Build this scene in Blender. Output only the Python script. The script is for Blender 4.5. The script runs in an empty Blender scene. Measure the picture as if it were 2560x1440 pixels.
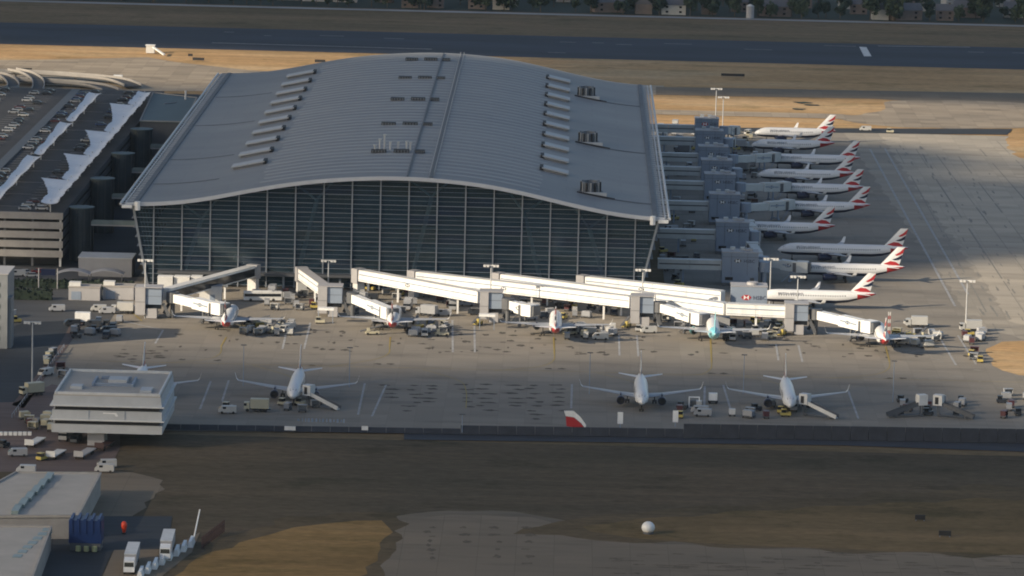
import bpy, math, random
import numpy as np
from mathutils import Matrix, Vector

scene = bpy.context.scene
COL = scene.collection
rnd = random.Random(7)
PI = math.pi

# ------------------------------------------------------------------ camera
CX, CY, CZ = 54.327, -1464.46, 224.255
YAW, PITCH, ROLL, FPX = -0.0110383, 0.1507460, 0.0238859, 11485.34
def cam_axes():
    cy, sy, cp, sp = math.cos(YAW), math.sin(YAW), math.cos(PITCH), math.sin(PITCH)
    fw = np.array([sy*cp, cy*cp, -sp]); r = np.array([cy, -sy, 0.0]); u = np.cross(r, fw)
    c, s = math.cos(ROLL), math.sin(ROLL)
    return r*c + u*s, -r*s + u*c, fw
RX, UX, FW = cam_axes()
cam_data = bpy.data.cameras.new("camera")
cam = bpy.data.objects.new("camera", cam_data)
COL.objects.link(cam)
cam.matrix_world = Matrix(((RX[0], UX[0], -FW[0], CX), (RX[1], UX[1], -FW[1], CY), (RX[2], UX[2], -FW[2], CZ), (0, 0, 0, 1)))
cam_data.sensor_fit = 'HORIZONTAL'
cam_data.sensor_width = 36.0
cam_data.lens = FPX/2560.0*36.0
cam_data.clip_start = 5.0
cam_data.clip_end = 30000.0
scene.camera = cam

# ------------------------------------------------------------------ sky, sun, exposure
SUN_EL = math.radians(22.0)
SUN_H = Vector((-0.85, -0.527)).normalized()          # horizontal direction towards the sun
SUN_V = Vector((SUN_H.x*math.cos(SUN_EL), SUN_H.y*math.cos(SUN_EL), math.sin(SUN_EL)))
world = bpy.data.worlds.new("World"); scene.world = world; world.use_nodes = True
wn = world.node_tree.nodes; wn.clear()
sky = wn.new("ShaderNodeTexSky"); sky.sky_type = 'NISHITA'; sky.sun_disc = False
sky.sun_elevation = SUN_EL
sky.sun_rotation = math.atan2(SUN_H.x, SUN_H.y)
sky.altitude = 50; sky.air_density = 1.0; sky.dust_density = 1.6; sky.ozone_density = 1.0
bg = wn.new("ShaderNodeBackground"); bg.inputs[1].default_value = 0.105
wo = wn.new("ShaderNodeOutputWorld")
world.node_tree.links.new(sky.outputs[0], bg.inputs[0]); world.node_tree.links.new(bg.outputs[0], wo.inputs[0])
sd = bpy.data.lights.new("sun", 'SUN'); sd.energy = 5.0; sd.angle = math.radians(0.5); sd.color = (1.0, 0.845, 0.63)
sun = bpy.data.objects.new("sun", sd); COL.objects.link(sun)
sun.rotation_euler = SUN_V.to_track_quat('Z', 'Y').to_euler()
scene.view_settings.view_transform = 'Standard'
scene.view_settings.look = 'None'
scene.view_settings.exposure = 0.32
scene.view_settings.gamma = 1.0
scene.view_settings.use_curve_mapping = False
scene.render.engine = 'CYCLES'
scene.cycles.use_denoising = True
scene.cycles.filter_width = 1.9
scene.cycles.max_bounces = 5
scene.cycles.transparent_max_bounces = 12
scene.cycles.diffuse_bounces = 2

def G(u, v, z=0.0):
    """the point of the place at height z that the survey photograph shows at pixel u, v"""
    d = FW*FPX + RX*(u-1280.0) + UX*(720.0-v)
    t = (z-CZ)/d[2]
    return (CX+d[0]*t, CY+d[1]*t, z)

# ------------------------------------------------------------------ helpers
class MB:
    def __init__(s): s.v = []; s.f = []; s.m = []
    def add(s, vs, fs, m=0):
        o = len(s.v); s.v += [tuple(map(float, p)) for p in vs]
        for f in fs: s.f.append(tuple(i+o for i in f)); s.m.append(m)
        return s
    def box(s, c, d, m=0, rz=0.0):
        x, y, z = d[0]/2, d[1]/2, d[2]/2; ca, sa = math.cos(rz), math.sin(rz); vs = []
        for k in (-z, z):
            for a, b in ((-x, -y), (x, -y), (x, y), (-x, y)):
                vs.append((c[0]+a*ca-b*sa, c[1]+a*sa+b*ca, c[2]+k))
        return s.hexa(vs, m)
    def hexa(s, vs, m=0):
        return s.add(vs, [(3, 2, 1, 0), (4, 5, 6, 7), (0, 1, 5, 4), (1, 2, 6, 5), (2, 3, 7, 6), (3, 0, 4, 7)], m)
    def prism(s, poly, z0, z1, m=0):
        n = len(poly); vs = [(p[0], p[1], z0) for p in poly]+[(p[0], p[1], z1) for p in poly]
        fs = [tuple(range(n-1, -1, -1)), tuple(range(n, 2*n))]+[(i, (i+1) % n, n+(i+1) % n, n+i) for i in range(n)]
        return s.add(vs, fs, m)
    def sheet(s, poly, z, m=0):
        a = sum(poly[i][0]*poly[(i+1) % len(poly)][1]-poly[(i+1) % len(poly)][0]*poly[i][1] for i in range(len(poly)))
        if a < 0: poly = poly[::-1]
        return s.add([(p[0], p[1], z) for p in poly], [tuple(range(len(poly)))], m)
    def beam(s, p0, p1, w, h, m=0):
        """a bar of rectangular section from p0 to p1 (centre line), kept upright"""
        p0, p1 = Vector(p0), Vector(p1); d = (p1-p0)
        side = Vector((-d.y, d.x, 0))
        side = side.normalized() if side.length > 1e-6 else Vector((1, 0, 0))
        up = d.cross(side).normalized()
        if up.z < 0: up = -up
        vs = []
        for p in (p0, p1):
            pass
        a, b = side*w/2, up*h/2
        vs = [p0-a-b, p0+a-b, p1+a-b, p1-a-b, p0-a+b, p0+a+b, p1+a+b, p1-a+b]
        o = len(s.v)
        s.v += [tuple(q) for q in vs]
        for f in ((0, 1, 2, 3), (7, 6, 5, 4), (4, 5, 1, 0), (5, 6, 2, 1), (6, 7, 3, 2), (7, 4, 0, 3)):
            s.f.append(tuple(i+o for i in f)); s.m.append(m)
        return s
    def tube(s, p0, p1, r0, r1=None, n=6, m=0, cap=True):
        p0, p1 = Vector(p0), Vector(p1); r1 = r0 if r1 is None else r1
        d = (p1-p0).normalized(); a = d.orthogonal().normalized(); b = d.cross(a); vs = []
        for p, r in ((p0, r0), (p1, r1)):
            for i in range(n):
                t = 2*PI*i/n; vs.append(p+a*(r*math.cos(t))+b*(r*math.sin(t)))
        fs = [(i, (i+1) % n, n+(i+1) % n, n+i) for i in range(n)]
        if cap: fs += [tuple(range(n-1, -1, -1)), tuple(range(n, 2*n))]
        return s.add(vs, fs, m)
    def loft(s, rings, m=0, cap=True, fm=None):
        n = len(rings[0]); o = len(s.v)
        for r in rings: s.v += [tuple(map(float, p)) for p in r]
        for k in range(len(rings)-1):
            for i in range(n):
                s.f.append((o+k*n+i, o+k*n+(i+1) % n, o+(k+1)*n+(i+1) % n, o+(k+1)*n+i))
                s.m.append(fm(k, i) if fm else m)
        if cap:
            s.f.append(tuple(o+i for i in range(n-1, -1, -1))); s.m.append(m)
            e = o+(len(rings)-1)*n; s.f.append(tuple(e+i for i in range(n))); s.m.append(m)
        return s
    def quad(s, a, b, c, d, m=0): return s.add([a, b, c, d], [(0, 1, 2, 3)], m)
    def mesh(s, name, mats, smooth=False):
        me = bpy.data.meshes.new(name); me.from_pydata(s.v, [], s.f)
        for k in (mats if isinstance(mats, (list, tuple)) else [mats]): me.materials.append(k)
        me.polygons.foreach_set("material_index", s.m)
        if smooth: me.polygons.foreach_set("use_smooth", [True]*len(s.f))
        me.update()
        return me
    def build(s, name, mats, parent=None, smooth=False):
        return link(name, s.mesh(name, mats, smooth), parent)

def link(name, data, parent=None, loc=None, rz=0.0):
    o = bpy.data.objects.new(name, data); COL.objects.link(o)
    if parent is not None: o.parent = parent
    if loc is not None: o.location = loc
    if rz: o.rotation_euler = (0, 0, rz)
    return o
def tag(o, label=None, cat=None, group=None, kind=None):
    for k, v in (("label", label), ("category", cat), ("group", group), ("kind", kind)):
        if v: o[k] = v
    return o
def thing(name, loc, label, cat, group=None, rz=0.0):
    return tag(link(name, None, None, loc, rz), label, cat, group)
def structure(o): o["kind"] = "structure"; return o
def stuff(o): o["kind"] = "stuff"; return o
def copy_tree(o, parent=None):
    c = o.copy(); COL.objects.link(c)
    if parent is not None: c.parent = parent
    for ch in list(o.children): copy_tree(ch, c)
    return c
def place(proto, loc, rz, label, used, group=None):
    o = proto if not used else copy_tree(proto)
    o.location = loc; o.rotation_euler = (0, 0, rz); o["label"] = label
    if group: o["group"] = group
    return o

# ------------------------------------------------------------------ materials
def mat(name, col, rough=0.6, metal=0.0, var=0.12, scale=0.35, spec=0.5, stretch=(1, 1, 1), fine=True, bump=0.0):
    m = bpy.data.materials.new(name); m.use_nodes = True
    nt = m.node_tree; b = nt.nodes["Principled BSDF"]
    b.inputs["Roughness"].default_value = rough; b.inputs["Metallic"].default_value = metal
    b.inputs["Specular IOR Level"].default_value = spec
    if var <= 0:
        b.inputs["Base Color"].default_value = (*col, 1); return m
    g = nt.nodes.new("ShaderNodeNewGeometry"); mp = nt.nodes.new("ShaderNodeMapping"); mp.inputs["Scale"].default_value = stretch
    n = nt.nodes.new("ShaderNodeTexNoise"); n.inputs["Scale"].default_value = scale; n.inputs["Detail"].default_value = 6; n.inputs["Roughness"].default_value = 0.65
    r = nt.nodes.new("ShaderNodeMapRange"); r.inputs[1].default_value = 0.3; r.inputs[2].default_value = 0.7
    r.inputs[3].default_value = 1-var; r.inputs[4].default_value = 1+var
    mx = nt.nodes.new("ShaderNodeMix"); mx.data_type = 'RGBA'; mx.blend_type = 'MULTIPLY'; mx.inputs[0].default_value = 1.0
    mx.inputs[6].default_value = (*col, 1)
    L = nt.links.new
    L(g.outputs["Position"], mp.inputs[0]); L(mp.outputs[0], n.inputs[0]); L(n.outputs[0], r.inputs[0]); L(r.outputs[0], mx.inputs[7]); L(mx.outputs[2], b.inputs["Base Color"])
    return m

class NT:
    """short node writer for the large ground surfaces"""
    def __init__(s, name, rough=0.9, spec=0.3):
        s.m = bpy.data.materials.new(name); s.m.use_nodes = True; s.t = s.m.node_tree
        s.b = s.t.nodes["Principled BSDF"]; s.b.inputs["Roughness"].default_value = rough; s.b.inputs["Specular IOR Level"].default_value = spec
        s.pos = s.t.nodes.new("ShaderNodeNewGeometry").outputs["Position"]
    def noise(s, scale, stretch=(1, 1, 1), detail=5, rough=0.6, rot=0.0):
        mp = s.t.nodes.new("ShaderNodeMapping"); mp.inputs["Scale"].default_value = stretch; mp.inputs["Rotation"].default_value = (0, 0, rot)
        n = s.t.nodes.new("ShaderNodeTexNoise"); n.inputs["Scale"].default_value = scale; n.inputs["Detail"].default_value = detail; n.inputs["Roughness"].default_value = rough
        s.t.links.new(s.pos, mp.inputs[0]); s.t.links.new(mp.outputs[0], n.inputs[0]); return n.outputs[0]
    def ramp(s, fac, stops):
        r = s.t.nodes.new("ShaderNodeValToRGB"); e = r.color_ramp.elements
        while len(e) < len(stops): e.new(0.5)
        for k, (p, c) in enumerate(stops): e[k].position = p; e[k].color = (*c, 1) if len(c) == 3 else c
        s.t.links.new(fac, r.inputs[0]); return r.outputs[0]
    def mix(s, fac, a, b, mode='MIX'):
        x = s.t.nodes.new("ShaderNodeMix"); x.data_type = 'RGBA'; x.blend_type = mode
        for sock, val in ((x.inputs[0], fac), (x.inputs[6], a), (x.inputs[7], b)):
            if hasattr(val, "links"): s.t.links.new(val, sock)
            elif isinstance(val, tuple): sock.default_value = (*val, 1) if len(val) == 3 else val
            else: sock.default_value = val
        return x.outputs[2]
    def brick(s, w, h, mortar, c1, c2, cm, offset=0.0, rot=0.0):
        mp = s.t.nodes.new("ShaderNodeMapping"); mp.inputs["Rotation"].default_value = (0, 0, rot)
        n = s.t.nodes.new("ShaderNodeTexBrick"); n.offset = offset; n.inputs["Scale"].default_value = 1.0
        n.inputs["Brick Width"].default_value = w; n.inputs["Row Height"].default_value = h; n.inputs["Mortar Size"].default_value = mortar
        n.inputs["Mortar Smooth"].default_value = 0.3
        n.inputs["Color1"].default_value = (*c1, 1); n.inputs["Color2"].default_value = (*c2, 1); n.inputs["Mortar"].default_value = (*cm, 1)
        s.t.links.new(s.pos, mp.inputs[0]); s.t.links.new(mp.outputs[0], n.inputs[0]); return n.outputs[0]
    def out(s, c): s.t.links.new(c, s.b.inputs["Base Color"]); return s.m

def grass_mat(name, dark, mid, light, scale=0.02):
    n = NT(name, 0.95, 0.1)
    a = n.ramp(n.noise(scale, (0.35, 1, 1), 7, 0.62), [(0.3, dark), (0.5, mid), (0.7, light)])
    b = n.ramp(n.noise(0.5, (0.5, 1, 1), 4, 0.7), [(0.25, (0.72, 0.72, 0.72)), (0.75, (1.25, 1.25, 1.25))])
    c = n.ramp(n.noise(0.09, (0.06, 1, 1), 6, 0.7), [(0.3, (0.74, 0.78, 0.76)), (0.7, (1.2, 1.16, 1.14))])
    d = n.ramp(n.noise(0.045, (0.7, 1, 1), 8, 0.7), [(0.36, (0.70, 0.74, 0.70)), (0.46, (1, 1, 1))])
    return n.out(n.mix(1.0, n.mix(1.0, n.mix(1.0, a, b, 'MULTIPLY'), c, 'MULTIPLY'), d, 'MULTIPLY'))
def concrete_mat(name, base, slab=7.5, amp=0.14, joint=0.8, streak=0.35):
    n = NT(name, 0.85, 0.3)
    c1 = tuple(x*(1-amp*0.5) for x in base); c2 = tuple(x*(1+amp*0.5) for x in base); cm = tuple(x*joint for x in base)
    a = n.brick(slab, slab, 0.06*slab/7.5, c1, c2, cm)
    b = n.ramp(n.noise(0.012, (0.5, 1, 1), 6, 0.6), [(0.3, (0.78, 0.79, 0.8)), (0.7, (1.12, 1.1, 1.06))])
    c = n.ramp(n.noise(0.10, (0.22, 1.0, 1), 5, 0.7), [(0.28, (1-streak, 1-streak, 1-streak)), (0.48, (1, 1, 1)), (0.8, (1.08, 1.08, 1.06))])
    return n.out(n.mix(1.0, n.mix(1.0, a, b, 'MULTIPLY'), c, 'MULTIPLY'))
def asphalt_mat(name, base, amp=0.3):
    n = NT(name, 0.8, 0.35)
    a = n.ramp(n.noise(0.03, (0.25, 1, 1), 6, 0.6), [(0.3, tuple(x*(1-amp) for x in base)), (0.7, tuple(x*(1+amp) for x in base))])
    b = n.ramp(n.noise(0.35, (0.12, 1, 1), 4, 0.6), [(0.3, (0.8, 0.8, 0.8)), (0.7, (1.15, 1.15, 1.15))])
    return n.out(n.mix(1.0, a, b, 'MULTIPLY'))

M = {}
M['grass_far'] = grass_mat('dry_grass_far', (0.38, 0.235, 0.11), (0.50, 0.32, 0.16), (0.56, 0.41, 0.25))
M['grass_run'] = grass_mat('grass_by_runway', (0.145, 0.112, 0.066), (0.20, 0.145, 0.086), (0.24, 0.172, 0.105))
M['grass_near'] = grass_mat('grass_near', (0.082, 0.066, 0.046), (0.108, 0.086, 0.058), (0.14, 0.102, 0.066), 0.012)  # darkened to stand in for a window smudge over the foreground
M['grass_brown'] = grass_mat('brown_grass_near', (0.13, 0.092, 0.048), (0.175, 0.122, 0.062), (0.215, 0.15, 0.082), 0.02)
M['grass_blend'] = grass_mat('thin_brown_grass', (0.105, 0.08, 0.05), (0.135, 0.10, 0.06), (0.165, 0.12, 0.072), 0.02)
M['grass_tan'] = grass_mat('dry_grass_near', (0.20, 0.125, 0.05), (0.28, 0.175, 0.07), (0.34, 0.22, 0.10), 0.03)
M['concrete'] = concrete_mat('apron_concrete', (0.265, 0.238, 0.203))
M['concrete_pale'] = concrete_mat('pale_apron_concrete', (0.44, 0.39, 0.32), 7.5, 0.16, 0.75, 0.3)
M['concrete_mid'] = concrete_mat('mid_apron_concrete', (0.345, 0.31, 0.26), 7.5, 0.16, 0.78, 0.3)
M['concrete2'] = concrete_mat('taxiway_concrete', (0.205, 0.164, 0.118), 9.0, 0.12, 0.7, 0.3)
M['concrete_old'] = concrete_mat('old_concrete', (0.37, 0.305, 0.23), 8.0, 0.3, 0.6, 0.5)
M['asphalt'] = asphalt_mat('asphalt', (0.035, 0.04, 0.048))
M['runway'] = asphalt_mat('runway_asphalt', (0.024, 0.031, 0.050), 0.4)
M['taxi_asphalt'] = asphalt_mat('taxiway_asphalt', (0.045, 0.05, 0.062), 0.28)
M['wall'] = mat('dark_wall', (0.030, 0.034, 0.045), 0.8, var=0.25, scale=0.3)
M['pale_road'] = asphalt_mat('pale_road', (0.36, 0.36, 0.36), 0.4)
M['road'] = asphalt_mat('road_asphalt', (0.10, 0.10, 0.10), 0.2)
M['worn'] = asphalt_mat('worn_verge', (0.145, 0.115, 0.078), 0.3)
M['brownyard'] = asphalt_mat('yard_surface', (0.13, 0.095, 0.085), 0.3)
M['mark_white'] = mat('white_marking', (0.62, 0.62, 0.60), 0.7, var=0.25, scale=0.4)
M['mark_yellow'] = mat('yellow_marking', (0.30, 0.23, 0.06), 0.7, var=0.2)
M['mark_grey'] = mat('worn_marking', (0.34, 0.34, 0.34), 0.8, var=0.3, scale=0.3)
M['stain'] = mat('dark_patch', (0.100, 0.091, 0.080), 0.95, var=0.45, scale=1.2, spec=0.1)
M['stain_mid'] = mat('brown_patch', (0.135, 0.112, 0.086), 0.95, var=0.4, scale=1.0, spec=0.1)
M['stain_pale'] = mat('faded_patch', (0.235, 0.22, 0.19), 0.85, var=0.3, scale=0.6)
def roof_mat():
    n = NT('roof_metal', 0.55, 0.4); base = (0.245, 0.242, 0.242)
    a = n.brick(18.3, 9.2, 0.09, tuple(x*.97 for x in base), tuple(x*1.03 for x in base), tuple(x*.80 for x in base), 0.5)
    b = n.ramp(n.noise(0.06, (0.10, 0.6, 1), 6, 0.65), [(0.3, (0.86, 0.86, 0.87)), (0.7, (1.10, 1.09, 1.07))])
    c = n.ramp(n.noise(0.012, (1, 1, 1), 5, 0.6), [(0.3, (0.90, 0.91, 0.93)), (0.7, (1.08, 1.07, 1.05))])
    return n.out(n.mix(1.0, n.mix(1.0, a, b, 'MULTIPLY'), c, 'MULTIPLY'))
M['roof'] = roof_mat()
M['rib'] = mat('roof_rib_metal', (0.32, 0.318, 0.316), 0.45, 0.0, 0.06, 0.1)
M['roof_dark'] = mat('roof_strip', (0.13, 0.14, 0.155), 0.7, var=0.2)
M['vent'] = mat('vent_metal', (0.47, 0.48, 0.49), 0.5, var=0.08)
M['white_steel'] = mat('white_steel', (0.50, 0.51, 0.53), 0.45, var=0.06)
M['transom'] = mat('transom_grey', (0.23, 0.26, 0.295), 0.5, var=0.06)
M['mullion'] = mat('mullion_grey', (0.25, 0.275, 0.31), 0.5, var=0.06)
M['white'] = mat('white_paint', (0.80, 0.80, 0.79), 0.4, var=0.12, scale=0.5, stretch=(1, 1, .3))
M['offwhite'] = mat('weathered_white', (0.62, 0.62, 0.61), 0.5, var=0.12)
M['greyd2'] = mat('mid_grey_wall', (0.20, 0.215, 0.23), 0.6, var=0.12)
M['linkgrey'] = mat('link_grey', (0.50, 0.52, 0.52), 0.5, var=0.08)
M['grey'] = mat('grey_panel', (0.235, 0.285, 0.365), 0.5, var=0.06)
M['greyl'] = mat('light_grey_panel', (0.37, 0.365, 0.375), 0.55, var=0.06)
M['greyd'] = mat('dark_grey', (0.10, 0.105, 0.115), 0.6, var=0.1)
M['black'] = mat('black_rubber', (0.018, 0.018, 0.02), 0.7, var=0)
M['darkglass'] = mat('dark_glass', (0.012, 0.016, 0.022), 0.12, var=0, spec=0.6)
M['navy'] = mat('dark_blue_paint', (0.010, 0.015, 0.045), 0.3, var=0)
M['red'] = mat('red_paint', (0.42, 0.022, 0.028), 0.4, var=0)
M['tealtail'] = mat('pale_blue_paint', (0.22, 0.56, 0.66), 0.35, var=0.1)
M['tealeng'] = mat('teal_paint', (0.05, 0.22, 0.24), 0.35, var=0)
M['plane_white'] = mat('aircraft_white', (0.74, 0.745, 0.75), 0.32, var=0.03, scale=0.2)
M['plane_grey'] = mat('aircraft_grey', (0.36, 0.375, 0.40), 0.35, var=0.06)
M['silver'] = mat('bare_metal', (0.45, 0.45, 0.46), 0.3, 0.7, 0.05)
M['yellow'] = mat('yellow_paint', (0.60, 0.45, 0.05), 0.5, var=0.08)
M['palegreen'] = mat('pale_yellow_green', (0.45, 0.46, 0.24), 0.6, var=0.1)
M['blue'] = mat('blue_paint', (0.006, 0.028, 0.12), 0.4, var=0.1)
M['orange'] = mat('orange_red_paint', (0.72, 0.06, 0.02), 0.45, var=0.05)
M['teal_roof'] = mat('teal_roof', (0.075, 0.11, 0.12), 0.6, var=0.12, scale=0.1)
M['tealgrey'] = mat('glazed_grey_green', (0.20, 0.25, 0.25), 0.35, var=0.15)
M['drum'] = mat('drum_glazing', (0.045, 0.062, 0.072), 0.4, var=0.25, scale=0.2)
M['fabric'] = mat('canopy_fabric', (0.82, 0.83, 0.85), 0.8, var=0.05)
M['parapet'] = mat('weathered_concrete_band', (0.34, 0.32, 0.30), 0.8, var=0.12, scale=0.3)
M['ctrl'] = mat('pale_grey_band', (0.46, 0.475, 0.49), 0.7, var=0.08, scale=0.25)
M['vent_pale'] = mat('pale_vent_plate', (0.44, 0.445, 0.45), 0.5, var=0.06)
M['deck'] = mat('car_deck', (0.05, 0.048, 0.05), 0.85, var=0.25, scale=0.12)
M['hedge'] = mat('hedge_leaves', (0.02, 0.034, 0.022), 0.9, var=0.4, scale=0.6)
M['roofgrey'] = mat('pale_flat_roof', (0.42, 0.385, 0.34), 0.8, var=0.10, scale=0.12)
M['leaf_a'] = mat('tree_leaves', (0.045, 0.07, 0.04), 0.8, var=0.35, scale=0.3)
M['leaf_b'] = mat('tree_leaves_dark', (0.03, 0.055, 0.04), 0.8, var=0.35, scale=0.3)
M['bark'] = mat('bark', (0.10, 0.08, 0.06), 0.9, var=0.2)
M['brick'] = mat('house_brick', (0.19, 0.15, 0.13), 0.9, var=0.15)
M['render'] = mat('house_render', (0.50, 0.48, 0.44), 0.85, var=0.1)
M['slate'] = mat('house_slate', (0.12, 0.12, 0.13), 0.8, var=0.15)
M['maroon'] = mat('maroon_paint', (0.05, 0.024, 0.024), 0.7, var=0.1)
M['interior'] = mat('interior_wall', (0.06, 0.085, 0.115), 0.8, var=0.4, scale=0.12)
M['interior_floor'] = mat('interior_floor', (0.22, 0.28, 0.32), 0.8, var=0.3, scale=0.2)
def glass_mat(name, tint, k, dc=(0.030, 0.056, 0.082)):
    m = bpy.data.materials.new(name); m.use_nodes = True; t = m.node_tree; t.nodes.clear()
    o = t.nodes.new("ShaderNodeOutputMaterial"); a = t.nodes.new("ShaderNodeBsdfTransparent"); b = t.nodes.new("ShaderNodeBsdfGlossy"); d = t.nodes.new("ShaderNodeBsdfDiffuse")
    a.inputs[0].default_value = (*tint, 1); b.inputs[0].default_value = (0.70, 0.90, 1, 1); b.inputs["Roughness"].default_value = 0.08
    d.inputs[0].default_value = (*dc, 1)
    fr = t.nodes.new("ShaderNodeFresnel"); fr.inputs[0].default_value = 1.5
    x = t.nodes.new("ShaderNodeMixShader"); x.inputs[0].default_value = k; y = t.nodes.new("ShaderNodeMixShader")
    L = t.links.new
    L(a.outputs[0], x.inputs[1]); L(d.outputs[0], x.inputs[2]); L(fr.outputs[0], y.inputs[0]); L(x.outputs[0], y.inputs[1]); L(b.outputs[0], y.inputs[2]); L(y.outputs[0], o.inputs[0])
    return m
M['glass'] = [glass_mat('facade_glass', (0.50, 0.76, 0.88), 0.60), glass_mat('facade_glass_b', (0.46, 0.74, 0.82), 0.66), glass_mat('facade_glass_c', (0.48, 0.68, 0.86), 0.72), glass_mat('facade_glass_d', (0.50, 0.72, 0.80), 0.55, (0.044, 0.068, 0.084)), glass_mat('facade_glass_e', (0.5, 0.7, 0.85), 0.7, (0.028, 0.046, 0.08))]

# ------------------------------------------------------------------ clouds above (they shade the ground as in the photograph)
def sst(a, b, x): t = np.clip((x-a)/(b-a), 0, 1); return t*t*(3-2*t)
def vnoise(X, Y, s, seed):
    r = np.random.RandomState(seed); g = r.rand(64, 64)
    x, y = X/s+500, Y/s+500; xi, yi = np.floor(x).astype(int), np.floor(y).astype(int); fx, fy = x-xi, y-yi
    fx, fy = fx*fx*(3-2*fx), fy*fy*(3-2*fy)
    q = lambda a, b: g[a % 64, b % 64]
    return (q(xi, yi)*(1-fx)+q(xi+1, yi)*fx)*(1-fy)+(q(xi, yi+1)*(1-fx)+q(xi+1, yi+1)*fx)*fy
def build_clouds():
    xs = np.arange(-900, 1100.1, 12.0); ys = np.arange(-760, 1760.1, 12.0)
    X, Y = np.meshgrid(xs, ys, indexing='ij')
    w = (vnoise(X, Y, 70, 1)-0.5)*22+(vnoise(X, Y, 30, 2)-0.5)*10
    Yw = Y+w*0.55; Xw = X+w
    up = 3+sst(135, 168, X)*58+sst(168, 215, X)*40
    front = sst(-172, -112, Yw+sst(160, 190, X)*60)*(1-sst(0, 1, (Y-up+4)/(14+sst(140, 190, X)*22)))*(0.16+0.84*sst(-122, -88, Xw))
    farl = sst(560, 625, Yw)*(1-sst(745, 800, Yw))*(1-sst(-70, 70, Xw))
    farr = sst(425, 447, Y+w*0.1+sst(195, 230, X)*45)*(1-sst(575, 640, Yw))*sst(30, 70, X)
    low = 0.24*sst(-240, -290, Yw)*(1-sst(-30, 20, Xw))+0.07*sst(-262, -300, Yw)*sst(-30, 20, Xw)+0.09*sst(-335, -390, Yw)*sst(-30, 20, Xw)*(1-0.6*sst(120, 250, Xw))  # thin cloud here stands in for window dimming over the foreground
    farr = np.maximum(farr, .5*sst(300, 345, Yw)*(1-sst(370, 400, Yw))*sst(190, 235, Xw))
    edge = np.maximum.reduce([1-sst(-900, -780, X), sst(980, 1100, X), 1-sst(-760, -640, Y), sst(1640, 1760, Y)])
    low = np.maximum(low, 0.6*(1-sst(-114, -101, X))*sst(20, 30, Y)*(1-sst(380, 420, Y)))  # cloud thinned over the canopies to brighten them
    base = 0.02+0.03*vnoise(X, Y, 110, 3)
    T = np.maximum.reduce([front, farl, farr, low, base, edge])
    T = np.clip(T, 0, 1)
    H = 720.0; off = H/math.tan(SUN_EL)
    ox, oy = SUN_H.x*off, SUN_H.y*off
    th = (1-T)*(45+70*vnoise(X, Y, 130, 5)+40*vnoise(X, Y, 45, 6))
    alpha = 1-np.sqrt(T)
    nx, ny = X.shape
    top = np.stack([X+ox, Y+oy, H+th*0.5], -1).reshape(-1, 3); bot = np.stack([X+ox, Y+oy, H-th*0.5], -1).reshape(-1, 3)
    # shear each layer along the sun so both sides of a cloud end at the same ray
    k = 1/math.tan(SUN_EL)
    for A in (top, bot):
        dz = A[:, 2]-H; A[:, 0] += SUN_H.x*k*dz; A[:, 1] += SUN_H.y*k*dz
    Tf = T.reshape(-1); idx = np.arange(nx*ny).reshape(nx, ny)
    q = np.stack([idx[:-1, :-1], idx[1:, :-1], idx[1:, 1:], idx[:-1, 1:]], -1).reshape(-1, 4)
    q = q[(Tf[q] < 0.985).any(1)]
    v = np.concatenate([top, bot]); N = nx*ny
    fs = np.concatenate([q, q[:, ::-1]+N])
    me = bpy.data.meshes.new("clouds"); me.from_pydata(v.tolist(), [], fs.tolist())
    at = me.attributes.new("cover", 'FLOAT', 'POINT'); at.data.foreach_set("value", np.concatenate([alpha.reshape(-1)]*2).astype(np.float32))
    me.polygons.foreach_set("use_smooth", [True]*len(fs))
    m = bpy.data.materials.new("cloud"); m.use_nodes = True; t = m.node_tree; t.nodes.clear()
    o = t.nodes.new("ShaderNodeOutputMaterial"); tr = t.nodes.new("ShaderNodeBsdfTransparent"); d = t.nodes.new("ShaderNodeBsdfDiffuse"); tl = t.nodes.new("ShaderNodeBsdfTranslucent")
    d.inputs[0].default_value = (0.85, 0.86, 0.88, 1); tl.inputs[0].default_value = (0.8, 0.82, 0.86, 1)
    a = t.nodes.new("ShaderNodeAttribute"); a.attribute_name = "cover"
    x = t.nodes.new("ShaderNodeMixShader"); x.inputs[0].default_value = 0.3; y = t.nodes.new("ShaderNodeMixShader"); L = t.links.new
    L(d.outputs[0], x.inputs[1]); L(tl.outputs[0], x.inputs[2]); L(a.outputs["Fac"], y.inputs[0]); L(tr.outputs[0], y.inputs[1]); L(x.outputs[0], y.inputs[2]); L(y.outputs[0], o.inputs[0])
    me.materials.append(m)
    c = link("clouds", me); stuff(c); c["label"] = "broken low cloud drifting above the airport"
build_clouds()

# ------------------------------------------------------------------ ground
def gp(*pts): return [G(u, v)[:2] for u, v in pts]
def rough(poly, amp, step=7.0, seed=1):
    q = random.Random(seed); ph = [(q.uniform(0, 6.3), q.uniform(9, 34)) for _ in range(5)]; out = []; arc = 0.0
    ar = sum(poly[i][0]*poly[(i+1) % len(poly)][1]-poly[(i+1) % len(poly)][0]*poly[i][1] for i in range(len(poly)))
    for i in range(len(poly)):
        a, c = poly[i], poly[(i+1) % len(poly)]; L = math.hypot(c[0]-a[0], c[1]-a[1]); n = max(1, int(L/step))
        nx, ny = ((c[1]-a[1])/L, -(c[0]-a[0])/L) if L > 0 else (0, 0)
        for k in range(n):
            d = arc+L*k/n; f = amp*.55*sum(math.sin(p+2*PI*d/l) for p, l in ph)/1.6*(1 if ar > 0 else -1)
            if L < step*1.2: f *= .3
            out.append((a[0]+(c[0]-a[0])*k/n+nx*f, a[1]+(c[1]-a[1])*k/n+ny*f))
        arc += L
    return out
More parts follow.
